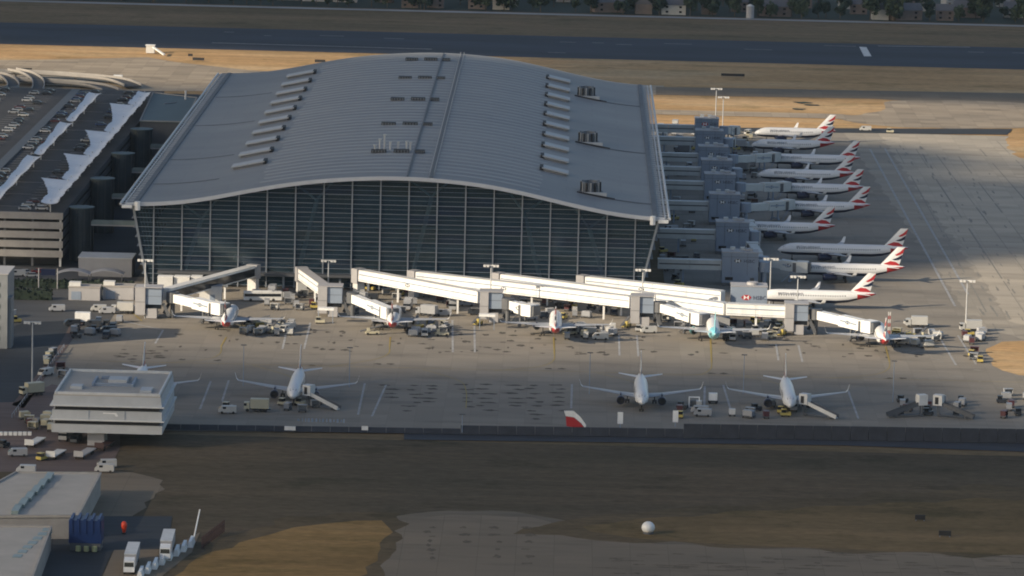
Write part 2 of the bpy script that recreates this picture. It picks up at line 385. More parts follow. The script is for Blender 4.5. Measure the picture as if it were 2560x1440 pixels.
def ground_sheet(name, poly, z, m):
    if (name.startswith('grass') or name in ('taxiway_bend', 'taxiway_link')) and name not in ('grass_north', 'grass_south'): poly = rough(list(poly), 1.6, 6.0, len(name))
    return structure(MB().sheet(list(poly), z).build(name, m))
b = MB(); N = 24
for i in range(N):
    for j in range(N):
        s = 14000.0/N; x, y = -7000+i*s, -5000+j*s
        b.quad((x, y, -0.3), (x+s, y, -0.3), (x+s, y+s, -0.3), (x, y+s, -0.3))
structure(b.build("ground", M['grass_run']))
def rect(x0, y0, x1, y1): return [(x0, y0), (x1, y0), (x1, y1), (x0, y1)]
def smooth_poly(p, it=2):
    for _ in range(it):
        q = []
        for i in range(len(p)):
            a, c = p[i], p[(i+1) % len(p)]
            q += [(a[0]*.75+c[0]*.25, a[1]*.75+c[1]*.25), (a[0]*.25+c[0]*.75, a[1]*.25+c[1]*.75)]
        p = q
    return p
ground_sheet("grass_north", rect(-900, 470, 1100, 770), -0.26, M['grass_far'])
ground_sheet("runway", rect(-3000, 762, 3000, 872), -0.20, M['runway'])
ground_sheet("perimeter_road", rect(-3000, 990, 3000, 999), -0.20, M['pale_road'])
ground_sheet("town_ground", rect(-3000, 1003, 3000, 2600), -0.22, M['hedge'])
ground_sheet("taxiway_north", gp((-400, 152), (100, 148), (370, 142), (440, 154), (620, 174), (900, 191), (1660, 213), (1660, 236), (900, 228), (-400, 224)), -0.20, M['concrete_old'])
ground_sheet("taxiway_east", gp((1640, 216), (2560, 232), (2900, 240), (2900, 268), (2560, 262), (2420, 262), (2190, 246), (1640, 236)), -0.17, M['concrete2'])
ground_sheet("taxiway_link", smooth_poly(gp((2190, 250), (2420, 250), (2700, 262), (2700, 318), (2260, 322), (2060, 296), (2230, 275))), -0.14, M['concrete_old'])
ground_sheet("service_road_north", gp((1600, 272), (2100, 284), (2230, 300), (2210, 310), (2090, 296), (1600, 284)), -0.12, M['concrete_old'])
ground_sheet("apron", [(-116, -262), (-96, -80), (-84, -40), (-84, 30), (88, 30), (88, 478), (420, 478), (420, -235), (180, -238), (-50, -257)], -0.10, M['concrete'])
ground_sheet("apron_join", rough([(172, 476), (430, 477), (430, -64), (196, -66), (184, -40)], 1.2, 5.0, 2), -0.092, M['concrete_mid'])
ground_sheet("apron_east", rough([(187, 476), (420, 476), (420, -52), (208, -52), (196, -30)], 1.6, 5.0, 3), -0.085, M['concrete_pale'])
ground_sheet("airside_drain", gp((1640, 318), (2530, 322), (2520, 336), (2300, 334), (1640, 326)), -0.05, M['asphalt'])
ground_sheet("yard", rect(-250, -100, -84, 32), -0.06, M['road'])
ground_sheet("landside_road", rect(-260, 28, -86, 560), -0.07, M['asphalt'])
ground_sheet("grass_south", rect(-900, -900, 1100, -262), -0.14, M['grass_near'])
ground_sheet("taxiway_south", gp((1010, 1098), (1500, 1104), (2100, 1112), (2900, 1140), (2900, 1096), (2100, 1082), (1500, 1076), (1010, 1066)), -0.12, M['taxi_asphalt'])
ground_sheet("worn_edge", rough(smooth_poly(gp((940, 1296), (1120, 1272), (1340, 1280), (1470, 1322), (1650, 1346), (2050, 1364), (2900, 1380), (2900, 1620), (800, 1620), (890, 1440)), 1), 2.2, 5.0, 9), -0.10, M['worn'])
ground_sheet("taxiway_bend", gp((990, 1300), (1130, 1285), (1330, 1292), (1450, 1330), (1640, 1358), (2050, 1375), (2900, 1392), (2900, 1600), (850, 1600), (930, 1440)), -0.09, M['concrete2'])
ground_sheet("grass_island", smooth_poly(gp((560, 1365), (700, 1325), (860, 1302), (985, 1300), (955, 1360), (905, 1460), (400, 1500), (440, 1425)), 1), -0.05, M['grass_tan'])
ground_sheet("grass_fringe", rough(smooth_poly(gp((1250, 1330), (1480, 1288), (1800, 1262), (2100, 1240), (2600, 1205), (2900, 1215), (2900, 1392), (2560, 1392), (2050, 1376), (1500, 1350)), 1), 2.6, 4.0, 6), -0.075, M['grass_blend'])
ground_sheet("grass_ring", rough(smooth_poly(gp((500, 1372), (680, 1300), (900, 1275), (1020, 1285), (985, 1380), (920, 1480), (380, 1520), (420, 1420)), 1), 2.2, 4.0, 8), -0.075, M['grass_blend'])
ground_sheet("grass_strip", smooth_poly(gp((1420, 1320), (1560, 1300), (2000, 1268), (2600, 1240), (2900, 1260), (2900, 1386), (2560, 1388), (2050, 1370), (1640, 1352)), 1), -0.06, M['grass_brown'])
ground_sheet("grass_east", smooth_poly(gp((2462, 852), (2620, 850), (2700, 945), (2490, 935)), 1), -0.05, M['grass_far'])
ground_sheet("grass_corner", smooth_poly(gp((2530, 320), (2720, 320), (2800, 420), (2560, 405), (2510, 360)), 1), -0.05, M['grass_far'])
ground_sheet("dark_road", gp((62, 806), (182, 800), (150, 860), (85, 945), (30, 1010), (-160, 1010), (-160, 880)), -0.05, M['asphalt'])
ground_sheet("verge_strip", gp((182, 800), (215, 800), (60, 1020), (30, 1012), (85, 945), (150, 860)), -0.04, M['brownyard'])
ground_sheet("parking_yard", gp((-200, 1010), (40, 1005), (130, 960), (300, 1000), (300, 1120), (270, 1178), (-200, 1180)), -0.04, M['brownyard'])
ground_sheet("paved_yard", rough(gp((200, 1176), (330, 1180), (412, 1200), (385, 1245), (330, 1291), (150, 1292)), 1.5, 5.0, 4), -0.05, M['concrete2'])
ground_sheet("asphalt_yard", gp((110, 1290), (430, 1290), (420, 1370), (280, 1380), (240, 1470), (60, 1500)), -0.04, M['asphalt'])  # dark sheet stands in for rectangular shadows on the yard
ground_sheet("checkpoint_pad", gp((285, 1375), (425, 1372), (500, 1330), (480, 1380), (330, 1500), (230, 1500)), -0.02, M['concrete2'])

# painted lines and stains lying on the apron
def strip(mb, u0, v0, u1, v1, w, z, m=0):
    a, c = Vector(G(u0, v0)[:2]), Vector(G(u1, v1)[:2]); d = (c-a).normalized(); n = Vector((-d.y, d.x))*w/2
    mb.sheet([(a+n)[:], (a-n)[:], (c-n)[:], (c+n)[:]], z, m)
mk = MB()
for l in ((722, 806, 706, 872), (776, 806, 760, 872), (1131, 800, 1132, 880), (1186, 806, 1187, 880), (1547, 838, 1549, 888), (1592, 838, 1596, 890),
          (1940, 860, 1946, 900), (1996, 862, 2006, 904), (2350, 845, 2390, 912), (2395, 838, 2440, 910), (300, 800, 405, 824), (408, 824, 388, 858),
          (572, 950, 556, 1000), (556, 1000, 570, 1034), (527, 952, 500, 1022), (912, 958, 895, 1036), (965, 962, 930, 1040), (2120, 975, 2146, 1046), (1808, 962, 1832, 1040), (1762, 965, 1760, 1040),
          (1430, 960, 1428, 1020), (1640, 775, 1660, 790), (1510, 815, 1530, 836)):
    strip(mk, *l, 0.6, -0.06)
for l in ((2175, 372, 2388, 765), (2212, 370, 2420, 735)): strip(mk, *l, 0.8, -0.06)
structure(mk.build("apron_markings", M['mark_grey']))
mk = MB()
for l in ((1384, 842, 1386, 884), (1776, 842, 1779, 905), (2214, 866, 2224, 904), (566, 842, 552, 866), (976, 842, 974, 866), (330, 780, 355, 802), (360, 790, 430, 796)):
    strip(mk, *l, 0.45, -0.05)
def curve_line(mb, pts, w, z):
    P = [Vector(G(*p)[:2]) for p in pts]; Q = []
    for i in range(len(P)-1):
        a0, a, c, c1 = P[max(i-1, 0)], P[i], P[i+1], P[min(i+2, len(P)-1)]
        for k in range(8): f = k/8; Q.append(.5*((2*a)+(-a0+c)*f+(2*a0-5*a+4*c-c1)*f*f+(-a0+3*a-3*c+c1)*f**3))
    Q.append(P[-1])
    for a, c in zip(Q[:-1], Q[1:]):
        d = (c-a).normalized(); n = Vector((-d.y, d.x))*w/2; mb.sheet([(a+n)[:], (a-n)[:], (c-n)[:], (c+n)[:]], z)
curve_line(mk, [(250, 902), (900, 916), (1500, 930), (2100, 944), (2560, 955)], .3, -0.062)
for u, v in ((553, 866), (974, 866), (1386, 884), (1779, 905), (2224, 904)):
    curve_line(mk, [(u, v), (u-4, v+18), (u-40, v+32), (u-150, 900+(u-250)*.023)], .28, -0.063)
for u, v in ((742, 990), (1603, 1005), (1969, 1010), (1165, 1000)):
    curve_line(mk, [(u, v+20), (u, v-25), (u-20, v-50), (u-110, 901+(u-250)*.023)], .28, -0.063)
structure(mk.build("stand_centre_lines", M['mark_yellow']))
mk = MB()
strip(mk, 530, 106, 1080, 122, 1.6, -0.15); strip(mk, 2195, 114, 2425, 117, 1.6, -0.15)
for u, v, l in ((560, 79, 26), (660, 88, 18), (800, 88, 60), (960, 95, 50), (1400, 104, 40), (1370, 130, 44), (1480, 106, 30), (1540, 110, 40), (1860, 122, 70), (2060, 113, 80), (1660, 108, 70), (2420, 129, 40), (2530, 131, 60)):
    strip(mk, u, v, u+l, v+l*0.027, 1.0, -0.15)
structure(mk.build("runway_lines", M['mark_grey']))
structure(MB().sheet(gp((2148, 116), (2166, 117), (2179, 140), (2160, 140)), -0.14).build("runway_block", M['mark_white']))
st = MB(); r2 = random.Random(3)
def stain(u, v, lu, wv, mi=0):
    x, y, _ = G(u, v); sx, sy = lu/8.4/2, wv/1.35/2; n = 13; ph = r2.random()*6
    st.sheet([(x+sx*math.cos(2*PI*k/n)*r2.uniform(.55, 1.2), y+sy*math.sin(2*PI*k/n)*r2.uniform(.4, 1.3)) for k in range(n)], -0.075+r2.random()*0.01, mi)
for cx_, n in ((968, 4), (1030, 7), (1080, 5), (1165, 6), (1215, 7), (1290, 6), (1335, 9), (1400, 7)):
    for k in range(n): stain(cx_+r2.uniform(-14, 14), 962+k*10.5+r2.uniform(-2, 2), r2.uniform(22, 46), 3.2)
for u, v in ((455, 898), (545, 900), (780, 913), (945, 909), (976, 909), (1372, 921), (1404, 921), (1780, 933), (1808, 933), (2222, 945), (2256, 945), (2300, 990), (790, 868), (830, 873)):
    stain(u, v, 22, 3.5)
for _ in range(150):
    u = r2.uniform(420, 2420); stain(u, r2.uniform(826, 884)+(u-1300)*0.012, r2.uniform(5, 26), r2.uniform(2, 6))
for _ in range(110):
    k = r2.choice((2205, 2255, 2300, 2350, 2400, 2450)); t = r2.random()
    stain(k+t*230*(1-(k-2205)/600)+r2.uniform(-5, 5), 365+t*430, r2.uniform(3, 9), r2.uniform(5, 22), 1)
for _ in range(60): stain(r2.uniform(2200, 2560), r2.uniform(870, 1045), r2.uniform(10, 50), r2.uniform(1, 3), 1)
for _ in range(18): stain(r2.uniform(290, 420), r2.uniform(865, 905), r2.uniform(12, 40), r2.uniform(2, 3.5))
for k, (c, n) in enumerate(((1075, 8), (1163, 3), (1320, 6), (1240, 5))):
    for i in range(n): stain(c+r2.uniform(-8, 8), 1318+i*(18 if k else 11), r2.uniform(8, 30), r2.uniform(2, 6), 2)
for _ in range(70): stain(r2.uniform(1500, 2560), r2.uniform(1382, 1440), r2.uniform(20, 80), r2.uniform(1, 2.5), 2)
stuff(st.build("apron_stains", [M['stain'], M['stain_pale'], M['stain_mid']]))
st = MB()
for u, v, l in ((1098, 155, 30), (2030, 262, 70), (2010, 256, 90), (1995, 272, 60)):
    stain(u, v, l, 10)
stuff(st.build("weed_patch", M['hedge']))
seam = MB()
for u0, v0, u1, v1 in ((2240, 372, 2560, 950), (2290, 372, 2640, 900), (2340, 385, 2700, 860), (2396, 390, 2730, 820), (2450, 372, 2740, 700), (2492, 352, 2760, 620)):
    f = 0.0
    while f < .97:
        g_ = min(1, f+r2.uniform(.03, .16)); strip(seam, u0+(u1-u0)*f, v0+(v1-v0)*f, u0+(u1-u0)*g_, v0+(v1-v0)*g_, r2.uniform(.25, .6), -0.058); f = g_+r2.choice((0, .01, .05))
for v, u0, u1 in ((700, 2130, 2420), (722, 2190, 2400), (742, 2230, 2420), (764, 2240, 2440), (785, 2260, 2440), (600, 2300, 2560), (548, 2100, 2240), (352, 2090, 2240)):
    strip(seam, u0, v, u1, v+(u1-u0)*0.024, 0.8, -0.057)
structure(seam.build("apron_seams", M['stain_pale']))

# ------------------------------------------------------------------ terminal
PROF = [(-87.9, 26.82), (-77.2, 27.09), (-67.8, 27.98), (-58.7, 29.5), (-49.6, 31.55), (-40.5, 33.4), (-31.4, 34.99), (-22.2, 36.13), (-13.1, 36.88), (-4.1, 37.37), (5.0, 37.41), (14.0, 37.06), (23.0, 36.38), (32.0, 35.25), (41.05, 33.61), (50.1, 31.64), (59.1, 29.67), (68.15, 27.95), (77.2, 26.76), (85.1, 26.32), (88.0, 26.26)]
PX = [p[0] for p in PROF]; PZ = [p[1] for p in PROF]
DX = np.linspace(-87.0, 87.2, 161); DZ = np.interp(DX, PX, PZ)
for _ in range(30): DZ = np.concatenate([DZ[:1], (DZ[:-2]+2*DZ[1:-1]+DZ[2:])/4, DZ[-1:]])
def zr(x): return float(np.interp(x, DX, DZ))
LEN = 396.0
term = thing("terminal_building", (0, 0, 0), "vast terminal hall with a wave-shaped grey metal roof and a tall glass front", "terminal")
b = MB(); xs = DX[1:-1]; ys = np.linspace(-4, LEN, 23)
for i in range(len(xs)-1):
    for j in range(22):
        x0, x1, y0, y1 = xs[i], xs[i+1], ys[j], ys[j+1]
        b.quad((x0, y0, zr(x0)), (x1, y0, zr(x1)), (x1, y1, zr(x1)), (x0, y1, zr(x0)))
        b.quad((x0, y1, zr(x0)-1.1), (x1, y1, zr(x1)-1.1), (x1, y0, zr(x1)-1.1), (x0, y0, zr(x0)-1.1))
for i in range(len(xs)-1):
    x0, x1 = xs[i], xs[i+1]
    b.quad((x1, LEN, zr(x1)-1.1), (x0, LEN, zr(x0)-1.1), (x0, LEN, zr(x0)), (x1, LEN, zr(x1)))
b.build("roof", M['roof'], term, True)
def arc(mb, x0, x1, y, w, h, up=0.0, m=0, n=28):
    q = [x0]+[float(x) for x in DX if x0+.3 < x < x1-.3]+[x1]; rings = []
    for x in q: z = zr(x)+up; rings.append([(x, y-w/2, z), (x, y+w/2, z), (x, y+w*0.3, z+h), (x, y-w*0.3, z+h)])
    mb.loft(rings, m)
for k in range(41):
    y = 10+9.2*k
    b = MB(); arc(b, -44+rnd.uniform(-1, 1), 3.2, y, 2.6, 0.22, -0.02); arc(b, 12.4, 47+rnd.uniform(-1, 1), y, 2.6, 0.22, -0.02, n=20)
    arc(b, 4.4, 10.2, y, 1.6, 0.2, -0.02, n=4)
    b.build("roof_rib", M['rib'], term)
b = MB(); arc(b, -86.6, 86.8, -4.5, 0.9, 1.2, -0.95, n=64); b.build("front_fascia", M['white_steel'], term)
b = MB(); arc(b, -86.4, 86.6, LEN+0.5, 0.9, 0.9, -0.8, n=64); b.build("back_fascia", M['mullion'], term)
for sx in (-1, 1):
    xe = -86.5 if sx < 0 else 86.8; z = 26.8 if sx < 0 else 26.25
    b = MB(); b.beam((xe-sx*3.2, -4, z+0.28), (xe-sx*3.2, LEN, z+0.28), 1.5, 0.5); b.build("roof_gutter", M['roof_dark'], term)
    b = MB(); b.tube((xe+sx*1.4, -6, z), (xe+sx*1.4, LEN, z), 0.42, n=8); b.build("eave_rail", M['white_steel'], term)
    b = MB(); b.beam((xe, -4, z-0.2), (xe, LEN, z-0.2), 0.5, 0.6); b.build("eave_beam", M['vent'], term)
    sm = MB().beam((-sx*2.2, 0, 0.1), (sx*1.4, 0, 0), 0.35, 0.3).mesh("eave_strut", M['vent'])
    for k in range(67): link("eave_strut", sm, term, (xe, -4+6*k, z))
    b = MB(); b.box((xe-sx*0.6, -5.6, z-0.8), (3.2, 1.6, 1.0)); b.tube((xe-sx*4, -5.5, z-2.0), (xe-sx*4, -5.5, z+0.8), 0.9, n=8); b.build("corner_node", M['white'], term)
# cross tracks on the plain side bays
for y in (42, 108, 210, 306):
    b = MB(); arc(b, -82, -60, y, 0.6, 0.12, 0.12, n=24); b.build("roof_strip", M['roof_dark'], term)
# ridge walkways and grilles
b = MB()
for x in (3.8, 11.4):
    b.beam((x, -3, zr(x)+0.25), (x, LEN-2, zr(x)+0.25), 1.1 if x > 5 else 0.5, 0.3)
b.build("roof_walkway", M['roof_dark'], term)
b = MB()
for k in range(66):
    for x in (10.8, 12.2):
        b.tube((x, 2+6*k, zr(x)+0.3), (x, 2+6*k, zr(x)+1.5), 0.06, n=4)
for x in (10.8, 12.2): b.beam((x, 2, zr(x)+1.45), (x, 392, zr(x)+1.45), 0.09, 0.09)
b.build("walkway_handrail", M['vent'], term)
for y in (62, 142, 222, 297, 368):
    b = MB()
    for x0, w in ((-8.2, 5.0), (-0.6, 5.2), (5.6, 3.2)):
        b.box((x0, y, zr(x0)+0.5), (w, 3.4, 0.9), 0)
        for q in range(5): b.box((x0-w/2+w*(q+.5)/5, y-1.75, zr(x0)+0.5), (w*.12, .16, .8), 1)
    b.build("roof_grille", [M['black'], M['roof_dark']], term)
b = MB()
for x, y, h in ((-8, 66, 4), (-6.5, 68, 5.2), (-4.5, 66, 3.0), (-2, 70, 2.6), (1, 66, 3.2), (2.2, 69, 2.6), (-9.5, 63, 2.4)):
    b.tube((x, y, zr(x)), (x, y, zr(x)+h), 0.35, n=7); b.box((x, y, zr(x)+h), (1.0, 1.0, 0.4))
b.build("roof_flue", M['vent'], term)
# side vents
for k in range(10):
    y = 66+32.3*k
    for s, xa, xb in ((-1, -57.5, -46.5), (1, 46.5, 55.5)):
        b = MB(); w = 4.4; n_ = 5
        for q in range(n_):
            x0, x1 = xa+(xb-xa)*q/n_, xa+(xb-xa)*(q+1)/n_; h0, h1 = 1.15, 1.15
            b.hexa([(x0, y-w, zr(x0)+h0-.4), (x1, y-w, zr(x1)+h1-.4), (x1, y+w, zr(x1)+h1-.4), (x0, y+w, zr(x0)+h0-.4), (x0, y-w, zr(x0)+h0), (x1, y-w, zr(x1)+h1), (x1, y+w, zr(x1)+h1), (x0, y+w, zr(x0)+h0)], 0)
            e = .7; x0, x1 = xa+e+(xb-xa-2*e)*q/n_, xa+e+(xb-xa-2*e)*(q+1)/n_
            b.hexa([(x0, y-w+.7, zr(x0)-.1), (x1, y-w+.7, zr(x1)-.1), (x1, y+w-.7, zr(x1)-.1), (x0, y+w-.7, zr(x0)-.1), (x0, y-w+.7, zr(x0)+.73), (x1, y-w+.7, zr(x1)+.73), (x1, y+w-.7, zr(x1)+.73), (x0, y+w-.7, zr(x0)+.73)], 2)
        xo = xb+0.1 if s < 0 else xa-0.1; b.box((xo, y, zr(xo)+.6), (1.2, w*1.7, 1.1), 1)
        b.build("roof_vent", [M['vent_pale'], M['black'], M['roof']], term)
# exhaust housings on the right-hand slope
for u, v in ((1477, 457), (1470, 335), (1466, 222)):
    x, y, z = G(u, v, 32.2); z = zr(x)
    b = MB(); n = 14; rings = []
    for h, r in ((-0.4, 3.9), (0.5, 4.1), (0.5, 3.2), (3.7, 3.0), (3.7, 2.5), (2.9, 2.4)):
        rings.append([(x+r*math.cos(2*PI*i/n), y+r*1.5*math.sin(2*PI*i/n), z+h) for i in range(n)])
    b.loft(rings, 0)
    for i in range(n):
        a = 2*PI*(i+.5)/n; b.box((x+3.25*math.cos(a), y+4.9*math.sin(a), z+2.1), (0.5, 0.5, 3.2), 3 if i % 2 else 1, a)
    b.box((x+1.0, y-6.6, z+0.2), (8.5, 0.8, 1.4), 2)
    b.hexa([(x-4.5, y-7.4, z+.3), (x+8, y-7.4, zr(x+8)+.1), (x+8, y-6.9, zr(x+8)+.1), (x-4.5, y-6.9, z+.3), (x-4.5, y-7.4, z+1.3), (x+8, y-7.4, zr(x+8)+.5), (x+8, y-6.9, zr(x+8)+.5), (x-4.5, y-6.9, z+1.3)], 3)
    b.build("exhaust_housing", [M['roof_dark'], M['rib'], M['vent'], M['black']], term)
    b = MB(); arc(b, x+6, 84, y-7, 1.4, 0.1, 0.12, n=24); b.build("roof_strip", M['roof_dark'], term)  # dark strip stands in for the shadow trailing from this housing
# front glazing: mullions, transoms, panes
MX = [-77.7+9.12*k for k in range(18)]
def xw(s, z): return (-79.5-5.2*z/27.0) if s < 0 else (79.0+6.2*z/27.0)     # leaning ends
for x in MX:
    b = MB(); b.box((x, -0.3, zr(x)/2-0.4), (0.42, 0.6, zr(x)-0.9)); b.build("mullion", M['mullion'], term)
for s in (-1, 1):
    b = MB(); b.beam((xw(s, 0), -0.2, 0), (xw(s, 26), -0.2, 26), 0.8, 0.7); b.build("end_post", M['mullion'], term)
ZS = [0.6+3.02*k for k in range(13)]
for k, z in enumerate(ZS):
    x0, x1 = xw(-1, min(z, 26)), xw(1, min(z, 26))
    while zr(x0) < z+1.4 and x0 < 90: x0 += 0.3
    while zr(x1) < z+1.4 and x1 > -90: x1 -= 0.3
    if x1-x0 < 4: continue
    b = MB(); b.box(((x0+x1)/2, -0.1, z), (x1-x0, 0.30, 0.15)); b.build("transom", M['transom'], term)
    if zr((x0+x1)/2) > z+3:
        b = MB(); b.box(((x0+x1)/2, 0.02, z+1.5), (x1-x0-2, 0.12, 0.07)); b.build("glazing_bar", M['mullion'], term)
edges = [None]+MX+[None]
for i in range(len(edges)-1):
    for k in range(len(ZS)):
        z0 = ZS[k]; z1 = z0+3.02
        a0 = xw(-1, z0) if edges[i] is None else edges[i]; a1 = xw(-1, min(z1, 27)) if edges[i] is None else edges[i]
        c0 = xw(1, z0) if edges[i+1] is None else edges[i+1]; c1 = xw(1, min(z1, 27)) if edges[i+1] is None else edges[i+1]
        ra, rc = zr(a0)-1.15, zr(c0)-1.15
        if z0 >= max(ra, rc)-0.1: continue
        pts = [(a0, z0), (c0, z0), (c1, min(z1, max(rc, z0+.02))), (a1, min(z1, max(ra, z0+.02)))]
        t = rnd.uniform(-0.01, 0.01)
        o = MB().add([(pts[0][0], 0.1, pts[0][1]), (pts[1][0], 0.1, pts[1][1]), (pts[2][0], 0.1+t, pts[2][1]), (pts[3][0], 0.1+t, pts[3][1])], [(0, 1, 2, 3)])
        o.build("glass_pane", M['glass'][rnd.choice((0, 0, 1, 2, 3, 4))], term)
# inside the hall
for z, y in ((6.4, 7), (12.6, 10), (18.6, 14)):
    b = MB(); b.box((0, y+20, z), (156, 40, 0.7)); b.build("interior_floor", M['interior_floor'], term)
b = MB(); b.box((0, 46, 12.4), (152, 1, 24)); b.build("interior_wall", M['interior'], term)
for x in (-66, -29, 8, 45, 66):
    b = MB(); s = 1 if x < 30 else -1
    b.tube((x-s*3, 4, 1), (x+s*3.5, 4, zr(x)-7), 0.7, n=8); b.tube((x+s*3.5, 4, zr(x)-7), (x-s*4, 4, zr(x)-1.4), 0.4, n=6); b.tube((x+s*3.5, 4, zr(x)-7), (x+s*9, 4, zr(x+s*9)-1.4), 0.4, n=6)
    b.build("slanted_column", M['offwhite'], term)
b = MB(); b.beam((-52, 5, 9.0), (-34, 5, 4.5), 3.0, 1.4); b.build("escalator", M['offwhite'], term)
# long side walls
for s in (-1, 1):
    b = MB(); b.quad((xw(s, 0), 0.3, 0), (xw(s, 0), LEN-2, 0), (xw(s, 25.5), LEN-2, 25.5), (xw(s, 25.5), 0.3, 25.5)); b.build("side_glazing", M['darkglass'], term)
    for k in range(1, 9):
        b = MB(); z = 3*k; b.box((xw(s, z)+s*0.8, LEN/2, z), (1.6, LEN-6, 0.2)); b.build("side_louvre", M['mullion'], term)
    b = MB()
    for k in range(44): b.beam((xw(s, 0)+s*.2, 4+9*k, 0), (xw(s, 25.5)+s*.2, 4+9*k, 25.5), 0.4, 0.5)
    b.build("side_posts", M['mullion'], term)
b = MB(); b.quad((82, LEN-1.5, 0), (-82, LEN-1.5, 0), (-82, LEN-1.5, 25), (82, LEN-1.5, 25)); b.build("back_wall", M['greyd'], term)
# ground-floor service frontage under the glass
b = MB()
for x in np.arange(-72, 80, 9.12):
    b.box((x, -1.5, 2.2), (0.7, 0.7, 4.4), 1)
b.box((0, -2.0, 4.6), (152, 3.4, 0.7), 0); b.build("service_frontage", [M['greyd'], M['mullion']], term)

# ------------------------------------------------------------------ flat print
def text_mesh(name, s, size):
    cu = bpy.data.curves.new(name, 'FONT'); cu.body = s; cu.size = size; cu.align_x = 'LEFT'; cu.resolution_u = 2
    o = bpy.data.objects.new(name, cu); COL.objects.link(o)
    bpy.context.view_layer.update()
    me = bpy.data.meshes.new_from_object(o.evaluated_get(bpy.context.evaluated_depsgraph_get()))
    bpy.data.objects.remove(o); bpy.data.curves.remove(cu); me.name = name
    return me
def text_on(me, m): me = me.copy(); me.materials.clear(); me.materials.append(m); return me
T_BANK = text_mesh("lettering", "HSBC", 1.9)
T_AIR = text_mesh("lettering_air", "BRITISH AIRWAYS", 1.0)
T_BANK_D, T_AIR_D = text_on(T_BANK, M['navy']), text_on(T_AIR, M['navy'])
def hex_logo(w, red, white):
    h = w*0.5; q = w*0.25
    b = MB()          # drawn in x-z, facing -y
    P = lambda x, z: (x, 0, z)
    b.add([P(-q, -h/2), P(0, 0), P(-q, h/2)], [(0, 1, 2)], 1); b.add([P(q, -h/2), P(q, h/2), P(0, 0)], [(0, 1, 2)], 1)
    b.add([P(-q, h/2), P(0, 0), P(q, h/2)], [(0, 1, 2)], 0); b.add([P(-q, -h/2), P(q, -h/2), P(0, 0)], [(0, 1, 2)], 0)
    b.add([P(-w/2, 0), P(-q, -h/2), P(-q, h/2)], [(0, 1, 2)], 0); b.add([P(w/2, 0), P(q, h/2), P(q, -h/2)], [(0, 1, 2)], 0)
    return b.mesh("bank_logo", [red, white])
LOGO = hex_logo(3.6, M['red'], M['white']); LOGO_D = hex_logo(3.2, M['greyd'], M['white'])  # grey copy; on the pier it stands in for red signs in shade
def put_print(parent, x, y, z, rz=0.0, shade_grey=False, scale=1.0):
    o = link("bank_logo", LOGO_D if shade_grey else LOGO, parent, (x, y, z), rz); o.scale = (scale,)*3
    d = Matrix.Rotation(rz, 4, 'Z') @ Vector((2.4*scale, 0, -0.7*scale))
    t = link("lettering", T_BANK_D, parent, (x+d.x, y+d.y, z+d.z)); t.rotation_euler = (PI/2, 0, rz); t.scale = (scale,)*3

